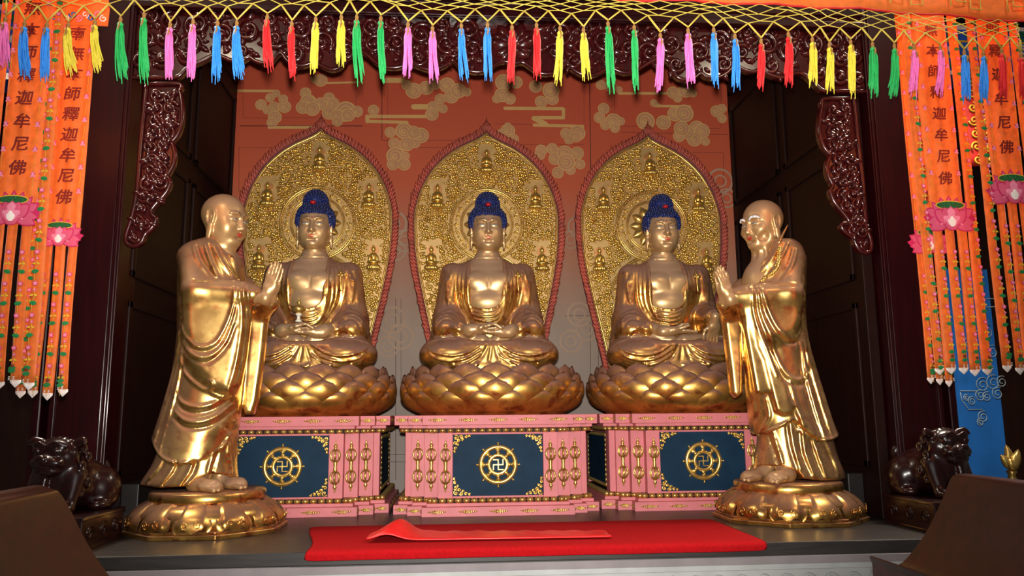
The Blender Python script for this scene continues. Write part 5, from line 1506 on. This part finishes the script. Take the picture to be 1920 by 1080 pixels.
def lotus_applique(parent, x, z, r, y):
    mb = MB(); TN = (F_MAG, F_MAG, F_DPK); TW = (F_MAG, F_DPK, F_PNK)
    for a in (168, 12): petal2d(mb, x, z - r * .35, math.radians(a), r * 1.05, r * .26, y, TN)
    for a in (150, 30): petal2d(mb, x, z - r * .35, math.radians(a), r * 1.06, r * .28, y - .002, TW)
    for a in (128, 108, 90, 72, 52): petal2d(mb, x, z - r * .42, math.radians(a), r * 1.10, r * .2, y - .003, TW)
    for a in (205, 335, 188, 352): petal2d(mb, x, z - r * .22, math.radians(a), r * .95, r * .24, y - .004, TW)
    mb.add([(x + r * .56 * math.cos(2 * PI * k / 28), y - .0105, z + r * .30 + r * .17 * math.sin(2 * PI * k / 28)) for k in range(28)][::-1], [tuple(range(28))[::-1]], F_YEL)
    mb.add([(x + r * .52 * math.cos(2 * PI * k / 28), y - .0115, z + r * .30 + r * .135 * math.sin(2 * PI * k / 28)) for k in range(28)][::-1], [tuple(range(28))[::-1]], F_DGR)
    for k in range(16): mb.ball((x + r * .42 * math.cos(2.4 * k) * (k / 16) ** .5, y - .012, z + r * .3 + r * .1 * math.sin(2.4 * k) * (k / 16) ** .5), .004, 5, 4, F_GRN)
    for a in (140, 40): petal2d(mb, x, z - r * .38, math.radians(a), r * .80, r * .28, y - .009, TW)
    for a in (112, 68): petal2d(mb, x, z - r * .42, math.radians(a), r * .72, r * .26, y - .011, TW)
    petal2d(mb, x, z - r * .5, math.radians(90), r * .76, r * .30, y - .013, (F_DPK, F_PNK, F_WHT))
    for a in (250, 290, 270): petal2d(mb, x, z - r * .28, math.radians(a), r * .38, r * .24, y - .010, TW)
    return mb.build('lotus_applique', None, parent)
def rosette(mb, x, z, r, y):
    for k in range(5):
        a = 2 * PI * k / 5 + PI / 2; petal2d(mb, x, z, a, r * .9, r * .42, y, (F_MAG, F_DPK, F_PNK), .001)
def leaf2d(mb, x, z, a, r, y, mt=None): petal2d(mb, x, z, a, r, r * .34, y, (mt or F_GRN,) * 3, .001)
def ribbon_embroidery(mb, x, z0, z1, y, w, seed):
    rr = random.Random(seed); z = z1; k = 0
    while z > z0 + .10:
        rosette(mb, x + rr.uniform(-.004, .004), z, .016, y); rosette(mb, x + .004, z - .032, .010, y)
        mb.tube([(x, y, z - .02), (x + .006, y, z - .06), (x - .004, y, z - .10), (x, y, z - .15)], .0012, 4, F_YEL)
        leaf2d(mb, x - .002, z - .055, math.radians(200), .016, y, F_YEL); leaf2d(mb, x + .002, z - .055, math.radians(-20), .016, y, F_YEL)
        s = 1 if k % 2 else -1
        petal2d(mb, x - s * .017, z - .098, .15 if s > 0 else PI - .15, .034, .011, y, (F_GRN,) * 3, .001)
        k += 1; z -= .155
    petal2d(mb, x, z0 + .072, -PI / 2, .022, .010, y, (F_BRN,) * 3, .001)
    petal2d(mb, x - .017, z0 + .040, .1, .034, .011, y, (F_GRN,) * 3, .001)
    for q in (-1, 1):
        for j in range(3): mb.box((x + q * .010 - .004, y - .001, z0 + .012 - j * .007), (x + q * .010 + .004, y, z0 + .015 - j * .007), F_WHT)
def banner(X, Y, ztop, zl, zbot, chz0, pitch, sw, nst, label, seed, lr=.145, first=0, pointed=True):
    """long temple banner: bell head, text panel, lotus, five ribbons; sw = ribbon width"""
    root = empty('prayer_banner', (X, Y, 0), label, 'banner', 'orange prayer banners with embroidered text')
    rr = random.Random(seed); pw = 3 * sw; g = .006
    # text panel
    P = []
    for i in range(30):
        t = i / 29; z = ztop + (zl - .03 - ztop) * t; row = []
        for j in range(13):
            u = j / 12 - .5; row.append((u * pw, .006 * math.sin(u * 19 + seed) + .004 * math.sin(z * 5 + u * 8) - .0, z))
        P.append(row)
    pn = MB().grid(P, F_OR).build('text_panel', F_OR, root); solid(pn, .002)
    y0 = -.0125
    for k, ch in enumerate(TXT):
        if k < first: continue
        z = chz0 - pitch * k
        if z > ztop: continue
        obj('character', GL[ch], root, (0, y0, z))
    mb = MB()
    for q in (-1, 1):
        z = ztop - .06
        while z > zl + .12:
            rosette(mb, q * pw * .40, z, .014, y0); leaf2d(mb, q * pw * .40, z - .006, -PI * .75, .016, y0, F_PNK); leaf2d(mb, q * pw * .40, z - .006, -PI * .25, .016, y0, F_PNK)
            mb.tube([(q * pw * .40, y0, z - .02), (q * pw * .42, y0, z - .06), (q * pw * .39, y0, z - .11)], .001, 4, F_YEL); z -= .13
    mb.build('panel_embroidery', None, root)
    lotus_applique(root, 0, zl, lr, -.018)
    # ribbons
    for k in range(5):
        if k not in nst: continue
        x = (k - 2) * (sw + .003); side = k in (0, 4)
        zt = ztop if side else zl - .02; P = []; ph = rr.uniform(0, 6); zb = zbot + rr.uniform(-.012, .012)
        nz = 34 if side else 20
        for i in range(nz):
            t = i / (nz - 1); z = zt + (zb - zt) * t; row = []
            for j in range(5):
                u = j / 4 - .5; row.append((x + u * sw * .80 + .006 * math.sin(z * 3 + ph) * t, .012 * math.sin(z * 2.3 + ph) * t + .004 * math.sin(u * 9 + ph) - .002 * (not side), z))
            P.append(row)
        P2 = [[(x + .006 * math.sin(zb * 3 + ph) + u * sw * .80 * f, .012 * math.sin(zb * 2.3 + ph), zb - d) for u in (-.5, -.25, 0, .25, .5)] for f, d in ((1, 0), (1, .012), (.05, .036))]
        mb = MB(); mb.grid(P, F_OR); mb.grid(P2, F_WHT)
        rb = mb.build('ribbon', None, root); solid(rb, .002)
        mb = MB(); ribbon_embroidery(mb, x + .002, zb + .0, (ztop if side else zl) - (.10 if side else .22), -.022, sw, seed * 10 + k)
        mb.build('ribbon_embroidery', None, rb)
    # bell-shaped head with blue cloud border
    hw = 2.5 * sw; pts = [(-hw, 0), (-hw * 1.02, .10), (-hw * .9, .2), (-hw * .6, .29), (-hw * .2, .34), (0, .36)]
    poly = pts + [(-x, z) for x, z in pts[::-1]][1:]
    mb = MB().prism([(x, ztop + z - .05) for x, z in poly], -.012, -.004, 'y', F_OR)
    for k in range(9):
        x = -hw * .85 + 1.7 * hw * k / 8; mb.tube([(p, -.014, q) for p, q in spiral(x, ztop - .01 + .02 * (k % 2), .022, 1.2, k, 1, 12, .2)], .004, 5, (F_BLU, F_PNK, F_WHT)[k % 3])
    mb.build('bell_head', None, root)
    return root
def wz(x, y, Y): return float(at(x, y, Y)[2])
def wx(x, y, Y): return float(at(x, y, Y)[0])
def mk(cx, Y, y1, y9, k1, ylot, ybot, sw, nst, label, seed, xl, lr=.145, ytop=None, first=0):
    X = wx(xl, ylot, Y); z9 = wz(xl, y9, Y); z1 = wz(cx, y1, Y); pitch = (z1 - z9) / (8 - k1); z0 = z1 + pitch * k1
    ztop = z0 + .10 if ytop is None else wz(cx, ytop, Y)
    return banner(X, Y, ztop, wz(xl, ylot, Y), wz(xl, ybot, Y), z0, pitch, sw, nst, label, seed, lr, first)
mk(145, -1.90, 65, 370, 0, 437, 733, .060, (0, 1, 2, 3), 'orange prayer banner with maroon characters hanging beside the left post', 3, 116, .115)
mk(52, -2.10, 100, 315, 3, 392, 715, .063, (0, 1, 2, 3, 4), 'orange prayer banner cut by the left photo edge, lotus higher than its neighbour\'s', 4, 28, .135)
mk(1748, -1.90, 135, 335, 3, 402, 693, .068, (0, 1, 2, 3, 4), 'orange prayer banner with maroon characters hanging beside the right post', 5, 1777, .155)
mk(1870, -2.10, 97, 277, 4, 352, 688, .061, (0, 1, 2, 3, 4), 'orange prayer banner at the right edge with the highest lotus', 6, 1893, .15)
mk(1706, -1.70, 135, 370, 3, 450, 712, .052, (1, 2, 3), 'orange prayer banner mostly hidden behind the one beside the right post', 8, 1738, .13)

# ------------------------------------------------------------------ fringed valance: band, cord net, tassels
YT = -2.28
TS = [(10, 30, 128, 'p'), (46, 38, 148, 'b'), (88, 40, 150, 'b'), (128, 40, 138, 'y'), (178, 35, 133, 'y'), (226, 30, 150, 'g'), (270, 22, 153, 'g'), (319, 40, 148, 'p'), (362, 34, 150, 'p'), (408, 37, 150, 'b'), (444, 37, 148, 'b'), (501, 25, 130, 'r'), (547, 38, 146, 'r'),
      (592, 30, 134, 'y'), (640, 26, 124, 'y'), (669, 26, 152, 'g'), (714, 28, 152, 'g'), (765, 40, 144, 'p'), (811, 47, 152, 'p'), (865, 42, 148, 'b'), (914, 40, 150, 'b'), (960, 45, 156, 'r'), (1006, 41, 144, 'r'), (1050, 47, 155, 'y'), (1094, 50, 148, 'y'), (1140, 38, 170, 'g'), (1189, 45, 168, 'g'),
      (1238, 60, 172, 'p'), (1290, 51, 160, 'p'), (1338, 50, 160, 'b'), (1378, 62, 166, 'b'), (1427, 71, 168, 'r'), (1478, 58, 160, 'r'), (1523, 68, 160, 'y'), (1555, 78, 172, 'y'), (1595, 73, 180, 'y'), (1636, 77, 180, 'g'), (1677, 80, 182, 'g'), (1714, 83, 180, 'p'), (1763, 83, 178, 'p'), (1808, 92, 190, 'b'), (1844, 95, 190, 'b'), (1878, 90, 186, 'r'), (1915, 98, 190, 'r')]
TC = {'p': ('pink', srgb(238, 112, 188)), 'b': ('blue', srgb(48, 140, 236)), 'y': ('yellow', srgb(224, 204, 60)), 'g': ('green', srgb(30, 168, 84)), 'r': ('red', srgb(222, 28, 34))}
TM = {k: plain(n + '_tassel_silk', c, .6, 0, .12, 60) for k, (n, c) in TC.items()}
M_CORD = plain('yellow_net_cord', srgb(200, 176, 70), .6); M_CAP = plain('brown_bound_cord', srgb(150, 104, 44), .6)
val = empty('fringed_valance', (0, YT, 0), 'orange cloth valance with yellow cord net and a row of coloured tassels, hanging in front', 'valance')
TX = [wx(x, y + 8, YT) for x, y, *_ in TS]; TZ = [wz(x, y, YT) for x, y, *_ in TS]; nT = len(TS)
# cloth band: bottom edge
EB = [(-400, -42), (0, -32), (600, -14), (1100, -1), (1300, 4), (1600, 18), (1760, 30), (1920, 43), (2200, 62)]
ebx = [wx(x, y, YT) for x, y in EB]; ebz = [wz(x, y, YT) for x, y in EB]
def zb(x): return float(np.interp(x, ebx, ebz))
P = []
for j in range(8):
    t = j / 7; row = []
    for i in range(121):
        x = ebx[0] + (ebx[-1] - ebx[0]) * i / 120; row.append((x, .010 * math.sin(x * 13) * (1 - t * .5) + .004 * math.sin(x * 41), zb(x) + .42 * t))
    P.append(row)
o = MB().grid(P, F_OR).build('cloth_band', F_OR, val); solid(o, .003)
MB().tube([(x, .010 * math.sin(x * 13) + .004 * math.sin(x * 41) - .002, zb(x) + .004) for x in np.linspace(ebx[0], ebx[-1], 160)], .006, 6).build('red_edge_trim', F_DRED, val)
mb = MB()   # gold key pattern stitched on the band
for k in range(18):
    x = -2.6 + k * .33; s = .045
    for q in (((-s, -s), (-s, s), (s, s), (s, -.3 * s), (-.3 * s, -.3 * s), (-.3 * s, .4 * s)), ((1.6 * s, s), (1.6 * s, -s), (3 * s, -s), (3 * s, .3 * s), (2.2 * s, .3 * s))):
        mb.tube([(x + a, -.016 + .010 * math.sin((x + a) * 13), zb(x + a) + .095 + c) for a, c in q], .0035, 5)
mb.build('key_pattern', M_CORD, val)
# net
rows_n = 5; mb = MB()
def node(u, j):
    x = float(np.interp(u, range(nT), TX)); zk = float(np.interp(u, range(nT), TZ)) + .068
    t = j / rows_n; rg = random.Random(int(u * 20) * 31 + j)
    return (x + rg.uniform(-.006, .006), .006 * math.sin(u * 3 + j) - .004, zk + (zb(x) - zk) * t + rg.uniform(-.004, .004))
for j in range(rows_n):
    u = -.5 + (.5 if j % 2 else 0)
    while u < nT - .4:
        for du in (-.5, .5):
            if -.6 < u + du < nT - .3: a = node(u, j); c = node(u + du, j + 1); mb.tube([a, c], .0026, 5, caps=False)
        u += 1
for i in range(nT):
    for du in (-.5, .5):
        a = node(i + du, 0); k = (TX[i], 0, TZ[i])
        mb.tube([a, ((a[0] + k[0]) / 2, -.002, (a[2] + k[2]) / 2), k], .003, 5); mb.tube([(a[0] + .005, a[1], a[2]), (k[0] + .004, -.003, k[2])], .0026, 5)
mb.build('cord_net', M_CORD, val)
for i, (x, y, yb, c) in enumerate(TS):
    rg = random.Random(100 + i); zt = TZ[i] - .042; Lh = zt - wz(x, yb, YT)
    mb = MB(); R_ = .0165; lean = -.010 * (TX[i]) + rg.uniform(-.014, .014); split = rg.random() < .55
    for k in range(34):
        a = 2 * PI * k / 34 + rg.uniform(-.1, .1); rad = R_ * rg.uniform(.35, 1.0); px_, py_ = rad * math.cos(a), rad * math.sin(a)
        ln = Lh * rg.uniform(.74, .97) if k % 9 else Lh * rg.uniform(.95, 1.08)
        sp = (.005 if px_ > 0 else -.005) * (1.3 if split else .2); pts = []
        for q in range(6):
            t = q / 5; pts.append((px_ * (.35 if q == 0 else 1) + lean * t * t + sp * t + .002 * math.sin(7 * t + k), py_ * (.35 if q == 0 else 1), -.0 - ln * t - (0 if q else -.006)))
        mb.tube(pts, [.0033] * 5 + [.002], 5)
    mb.ball((0, 0, -.004), (R_ * .95, R_ * .95, .012), 10, 6)
    ts = mb.build('tassel', TM[c], val, (TX[i], 0, zt)); tag(ts, TC[c][0] + ' silk tassel')
    MB().lathe([(.0, .044), (.003, .042), (.006, .034), (.0105, .022), (.007, .018), (.009, .010), (.0105, .002), (.0, .0)], 8).tube([(0, -R_ * .9, .0), (.003, -R_ - .003, -.02), (-.002, -R_ - .003, -.042)], [.003, .005, .002], 5).build('bound_cap', M_CAP, ts)

# ------------------------------------------------------------------ guardian lions
def lion(side):
    F_ = Field((-.34, -.36, -.01), (.34, .52, .50), .008)
    F_.ell((0, .16, .17), (.20, .30, .17), .04)                    # trunk, chest
    F_.ell((0, -.06, .20), (.185, .18, .19), .05)
    F_.ell((0, -.12, .35), (.165, .15, .125), .04)                 # head
    F_.ell((0, -.245, .315), (.125, .085, .062), .03)              # muzzle
    F_.ell((0, -.235, .265), (.10, .075, .035), .02)               # jaw
    F_.line([(-.115, -.27, .285), (0, -.33, .292), (.115, -.27, .285)], .012, .02, 'cut')
    F_.ell((0, -.325, .345), (.045, .03, .028), .015)              # nose
    for s in (-1, 1):
        F_.ell((s * .075, -.235, .395), (.05, .04, .036), .02); F_.ell((s * .075, -.268, .395), (.026, .022, .024), .004)
        F_.line([(s * .02, -.26, .425), (s * .07, -.265, .445), (s * .13, -.22, .425)], .016, .02)
        F_.line([(s * .15, -.10, .44), (s * .20, -.12, .455), (s * .225, -.15, .44)], [.035, .03, .012], .02)   # ears
        F_.ell((s * .03, -.33, .338), (.014, .012, .012), .006)
        F_.cap((s * .14, -.10, .22), (s * .15, -.19, .04), .07, .055, .04)                                    # forelegs, paws
        F_.ell((s * .15, -.225, .03), (.065, .085, .04), .03)
        for q in range(4): F_.ell((s * .15 + (q - 1.5) * .03, -.295, .028), (.017, .03, .024), .008)
        F_.ell((s * .17, .26, .13), (.10, .16, .14), .04); F_.ell((s * .19, .16, .03), (.07, .11, .04), .03)   # haunches
        for q in range(6):                                          # mane curls
            a = q * .55 - .4; c = np.array((s * (.165 + .02 * math.sin(a)), -.06 + .05 * math.sin(2 * q), .40 - .055 * q)); 
            P = [c + np.array((s * .012, .036 * math.cos(t) * (1 - t / 12), .036 * math.sin(t) * (1 - t / 12))) for t in np.linspace(0, 7, 12)]
            F_.line(P, .012, .008, 'add', 0)
    for q in range(7): F_.ell(((q - 3) * .046, -.10, .465 - .004 * (q - 3) ** 2), (.026, .04, .022), .01)
    for q in range(5): F_.line([(-.10 + .01 * q, -.20 - .006 * q, .20 - .03 * q), (0, -.245 - .004 * q, .185 - .03 * q), (.10 - .01 * q, -.20 - .006 * q, .20 - .03 * q)], .009, .012)
    F_.line([(0, .44, .10), (.02, .49, .20), (-.02, .47, .30), (0, .42, .36)], [.05, .07, .06, .02], .03)      # tail
    F_.line([(0, -.25, .24), (0, -.27, .17)], .03, .02)
    for q in range(9): F_.ell(((q - 4) * .022, -.305 + .006 * abs(q - 4), .294), (.009, .012, .012), .003)     # teeth
    F_.under(lambda x, y, z: z + 0 * x + 0 * y, (-.5, -.5, -.1), (.5, .6, .0), .004)
    return F_.mesh('lion_body', W_LION)
LM = lion(1)
for s in (-1, 1):
    x0, x1 = ((-2.98, -2.43) if s < 0 else (2.60, 3.15)); xc = (x0 + x1) / 2; y0, y1 = -1.27, -.70
    r = empty('lion_plinth', (xc, 0, 0), 'dark wooden plinth under the carved lion at the ' + ('left post' if s < 0 else 'right post'), 'plinth', 'lion plinths')
    mb = MB().box((x0 - xc, y0, 0), (x1 - xc, y1, .19)); mb.box((x0 - xc - .012, y0 - .012, .0), (x1 - xc + .012, y1, .02)); mb.box((x0 - xc - .012, y0 - .012, .168), (x1 - xc + .012, y1, .192))
    o = mb.build('block', W_LION, r); bevel(o, .006)
    for q in range(3):
        yy = y0 + .1 + .18 * q; xx = (x1 - xc) if s < 0 else (x0 - xc)
        MB().tube([(xx, yy + a, .095 + b_) for a, b_ in spiral(0, 0, .045, 1.6, q, 1, 20, .15)], .007, 5).build('scroll_relief', W_LION, r)
        MB().tube([(-.18 + .18 * q + a, y0, .095 + b_) for a, b_ in spiral(0, 0, .045, 1.6, q, 1, 20, .15)], .007, 5).build('scroll_relief', W_LION, r)
    li = obj('guardian_lion', LM, None, (xc + (.0), y0 + .36, .192), (0, 0, math.radians(16) * (-s) * -1)); li.scale = (.86, .66, .92)
    tag(li, 'dark carved wooden guardian lion on a plinth at the foot of the ' + ('left post' if s < 0 else 'right post'), 'lion', 'carved guardian lions')

# ------------------------------------------------------------------ altar tables with upturned ends in the foreground
def altar_table(s):
    r = empty('altar_table', (0, 0, 0), 'brown varnished altar table end curling upward, in the ' + ('lower left' if s < 0 else 'lower right') + ' foreground', 'table', 'altar tables with upturned ends')
    if s > 0: px = [(1640, 1064), (1668, 1062), (1690, 1056), (1714, 1030), (1735, 1000), (1752, 968), (1766, 938), (1776, 912), (1785, 894)]
    else: px = [(262, 1140), (232, 1112), (205, 1080), (182, 1048), (160, 1012), (140, 972), (124, 942), (110, 922), (95, 916)]
    Y0 = -2.9; pr = [(wx(x, y, Y0), wz(x, y, Y0)) for x, y in px]
    e = pr[-1]; pr += [(e[0] + s * .035, e[1] + .012), (e[0] + s * .09, e[1] + .008), (e[0] + s * .15, e[1] - .015)]
    i0 = pr[0]; pr = [(i0[0] - s * .004, i0[1])] + pr
    P = spline(pr, 5); up = []; n = len(P)
    for k in range(n):
        t = P[min(k + 1, n - 1)] - P[max(k - 1, 0)]; t /= np.linalg.norm(t); nn = np.array((-t[1], t[0])) * (1 if s > 0 else -1); up.append(nn)
    th = .045; low = [p - q * th for p, q in zip(P, up)]
    mb = MB(); n = len(P); Y1 = Y0 - .62
    for (ya) in (0,):
        vs = [(p[0], Y0, p[1]) for p in P] + [(p[0], Y0, p[1]) for p in low] + [(p[0], Y1, p[1]) for p in P] + [(p[0], Y1, p[1]) for p in low]
        fs = []
        for k in range(n - 1):
            fs += [(k, k + 1, n + k + 1, n + k), (2 * n + k, 3 * n + k, 3 * n + k + 1, 2 * n + k + 1), (k, 2 * n + k, 2 * n + k + 1, k + 1), (n + k, n + k + 1, 3 * n + k + 1, 3 * n + k)]
        fs += [(0, n, 3 * n, 2 * n), (n - 1, 3 * n - 1, 4 * n - 1, 2 * n - 1)]
        mb.add(vs, fs, None, False)
    o = mb.build('upturned_top', W_TABLE, r)
    bm = bmesh.new(); bm.from_mesh(o.data); bmesh.ops.recalc_face_normals(bm, faces=bm.faces); bm.to_mesh(o.data); bm.free(); o.data.shade_smooth()
    m = o.modifiers.new('es', 'EDGE_SPLIT'); m.split_angle = math.radians(40)
    # frame below: aprons and legs to the floor
    zt = min(p[1] for p in low) ; xa = pr[0][0] + s * .02; xb = pr[0][0] + s * .30
    for yy in (Y0 - .08, Y1 + .02):
        o = MB().box((min(xa, xb), yy, zt - .10), (max(xa, xb), yy + .04, zt)).build('apron', W_TABLE, r); bevel(o, .004)
        for xx in (xa, xb):
            o = MB().box((xx - .035, yy - .015, -1.0), (xx + .035, yy + .055, zt)).build('leg', W_TABLE, r); bevel(o, .006)
    return r
altar_table(-1); altar_table(1)

# ------------------------------------------------------------------ what shows of the side bays
def painted_beam(x0, x1, Y, z0, z1, label):
    r = empty('painted_beam', (0, Y, 0), label, 'beam', 'painted beams of the side bays')
    o = MB().box((x0, 0, z0), (x1, .3, z1)).build('beam', plain('beam_blue_paint', srgb(40, 90, 190), .5) if 'beam_blue_paint' not in bpy.data.materials else bpy.data.materials['beam_blue_paint'], r)
    mb = MB(); W_ = F_WHT; n = 8
    h = z1 - z0
    for (f0, f1, mt) in ((.0, .08, W_), (.34, .40, F_YEL), (.66, .70, F_YEL), (.92, 1, W_)): mb.box((x0, -.006, z0 + h * f0), (x1, 0, z0 + h * f1), mt)
    k = 0; x = x0 + .02
    while x < x1 - .1:
        for (f, mt) in ((.20, F_GRN), (.52, F_WHT), (.8, F_GRN)):
            mb.tube([(p, -.008, q) for p, q in spiral(x + .07, z0 + h * f, h * .10, 1.3, k, 1 if k % 2 else -1, 16, .2)], h * .022, 5, mt)
        mb.box((x + .15, -.008, z0 + h * .08), (x + .165, 0, z0 + h * .34), F_DRED); x += .18; k += 1
    mb.build('painted_pattern', None, r)
painted_beam(3.7, 6.0, .8, wz(1850, 142, .8), wz(1850, 50, .8), 'blue, green and white painted beam high behind the right banners')
painted_beam(-5.2, -3.2, .8, wz(60, 150, .8), wz(60, 10, .8), 'blue, green and white painted beam high behind the left banners')
M_HRED = fabric('red_hanging_cloth', srgb(206, 30, 20), .25)
def hanging(x0, x1, Y, ytop, ybot, label, xm):
    X0, X1 = wx(x0, ytop, Y), wx(x1, ytop, Y); Z0, Z1 = wz(xm, ybot, Y), wz(xm, ytop, Y)
    r = empty('red_hanging', ((X0 + X1) / 2, Y, 0), label, 'hanging', 'red gold-scrolled hangings'); w_ = (X1 - X0) / 2
    P = [[(u, .012 * math.sin(u * 30), Z0 + (Z1 - Z0) * t) for u in np.linspace(-w_, w_, 15)] for t in np.linspace(0, 1, 12)]
    o = MB().grid(P).build('cloth', M_HRED, r); solid(o, .003)
    mb = MB(); rr = random.Random(3); z = Z0 + .06
    while z < Z1:
        for u in (-.5, .5):
            mb.tube([(p, -.02, q) for p, q in spiral(u * w_, z, .055, 1.4, rr.uniform(0, 6), rr.choice((-1, 1)), 18, .15)], .009, 5)
        z += .13
    mb.build('gold_scrolls', F_YEL, r)
hanging(1800, 1846, .772, 112, 312, 'red hanging with gold scrolls glimpsed between the right banners', 1825)
hanging(58, 104, .772, 60, 340, 'red hanging with gold scrolls glimpsed between the left banners', 80)
# blue mural panel of the eastern bay
r = empty('blue_panel', (0, YW - .02, 0), 'tall blue painted panel with pale cloud outlines behind the right banners', 'panel')
p0 = at(1786, 893, YW - .02); p1 = at(1892, 893, YW - .02); zt = wz(1800, 505, YW - .02)
MB().box((p0[0], 0, 0), (p1[0], .03, zt)).build('board', plain('blue_wall_paint', srgb(22, 104, 190), .6, 0, .15, 3), r)
mb = MB()
for (x, y, rd_) in ((1842, 722, 15), (1862, 718, 16), (1878, 716, 12), (1870, 738, 13), (1838, 742, 12), (1850, 744, 10), (1822, 752, 9), (1812, 746, 7), (1843, 782, 12), (1838, 792, 8), (1824, 612, 18), (1850, 622, 16), (1815, 648, 15), (1860, 660, 14)):
    c = at(x, y, YW - .02); rr_ = rd_ / FPX * 7.95
    mb.tube([(c[0] + a, -.004, c[2] + b_) for a, b_ in spiral(0, 0, rr_, 1.7, 1.0, 1, 26, .2)], .005, 4)
for q in ([(1800, 733), (1832, 733), (1834, 745)], [(1800, 735), (1803, 750), (1816, 768), (1842, 768)], [(1804, 560), (1866, 560), (1868, 575), (1820, 578)]):
    mb.tube([(at(x, y, YW - .02)[0], -.004, at(x, y, YW - .02)[2]) for x, y in q], .006, 4)
mb.build('cloud_outlines', plain('pale_outline_paint', srgb(150, 170, 180), .6), r)
r = empty('gilded_leaf_finial', tuple(at(1897, 890, 1.2)), 'small gilded leaf ornament at the right edge beside the blue panel', 'ornament')
mb = MB()
for k, a in enumerate((90, 60, 120, 75, 105)): leaf(mb, (0, .04), math.radians(a), .24 - .03 * k, .05, -.01 * k, .03)
o = mb.build('leaves', G_TRIM, r); solid(o, .006)
MB().lathe([(0, -r.location[2]), (.09, -r.location[2]), (.06, -.1), (.03, 0), (.05, .03), (0, .06)], 16).build('stem', G_TRIM, r)
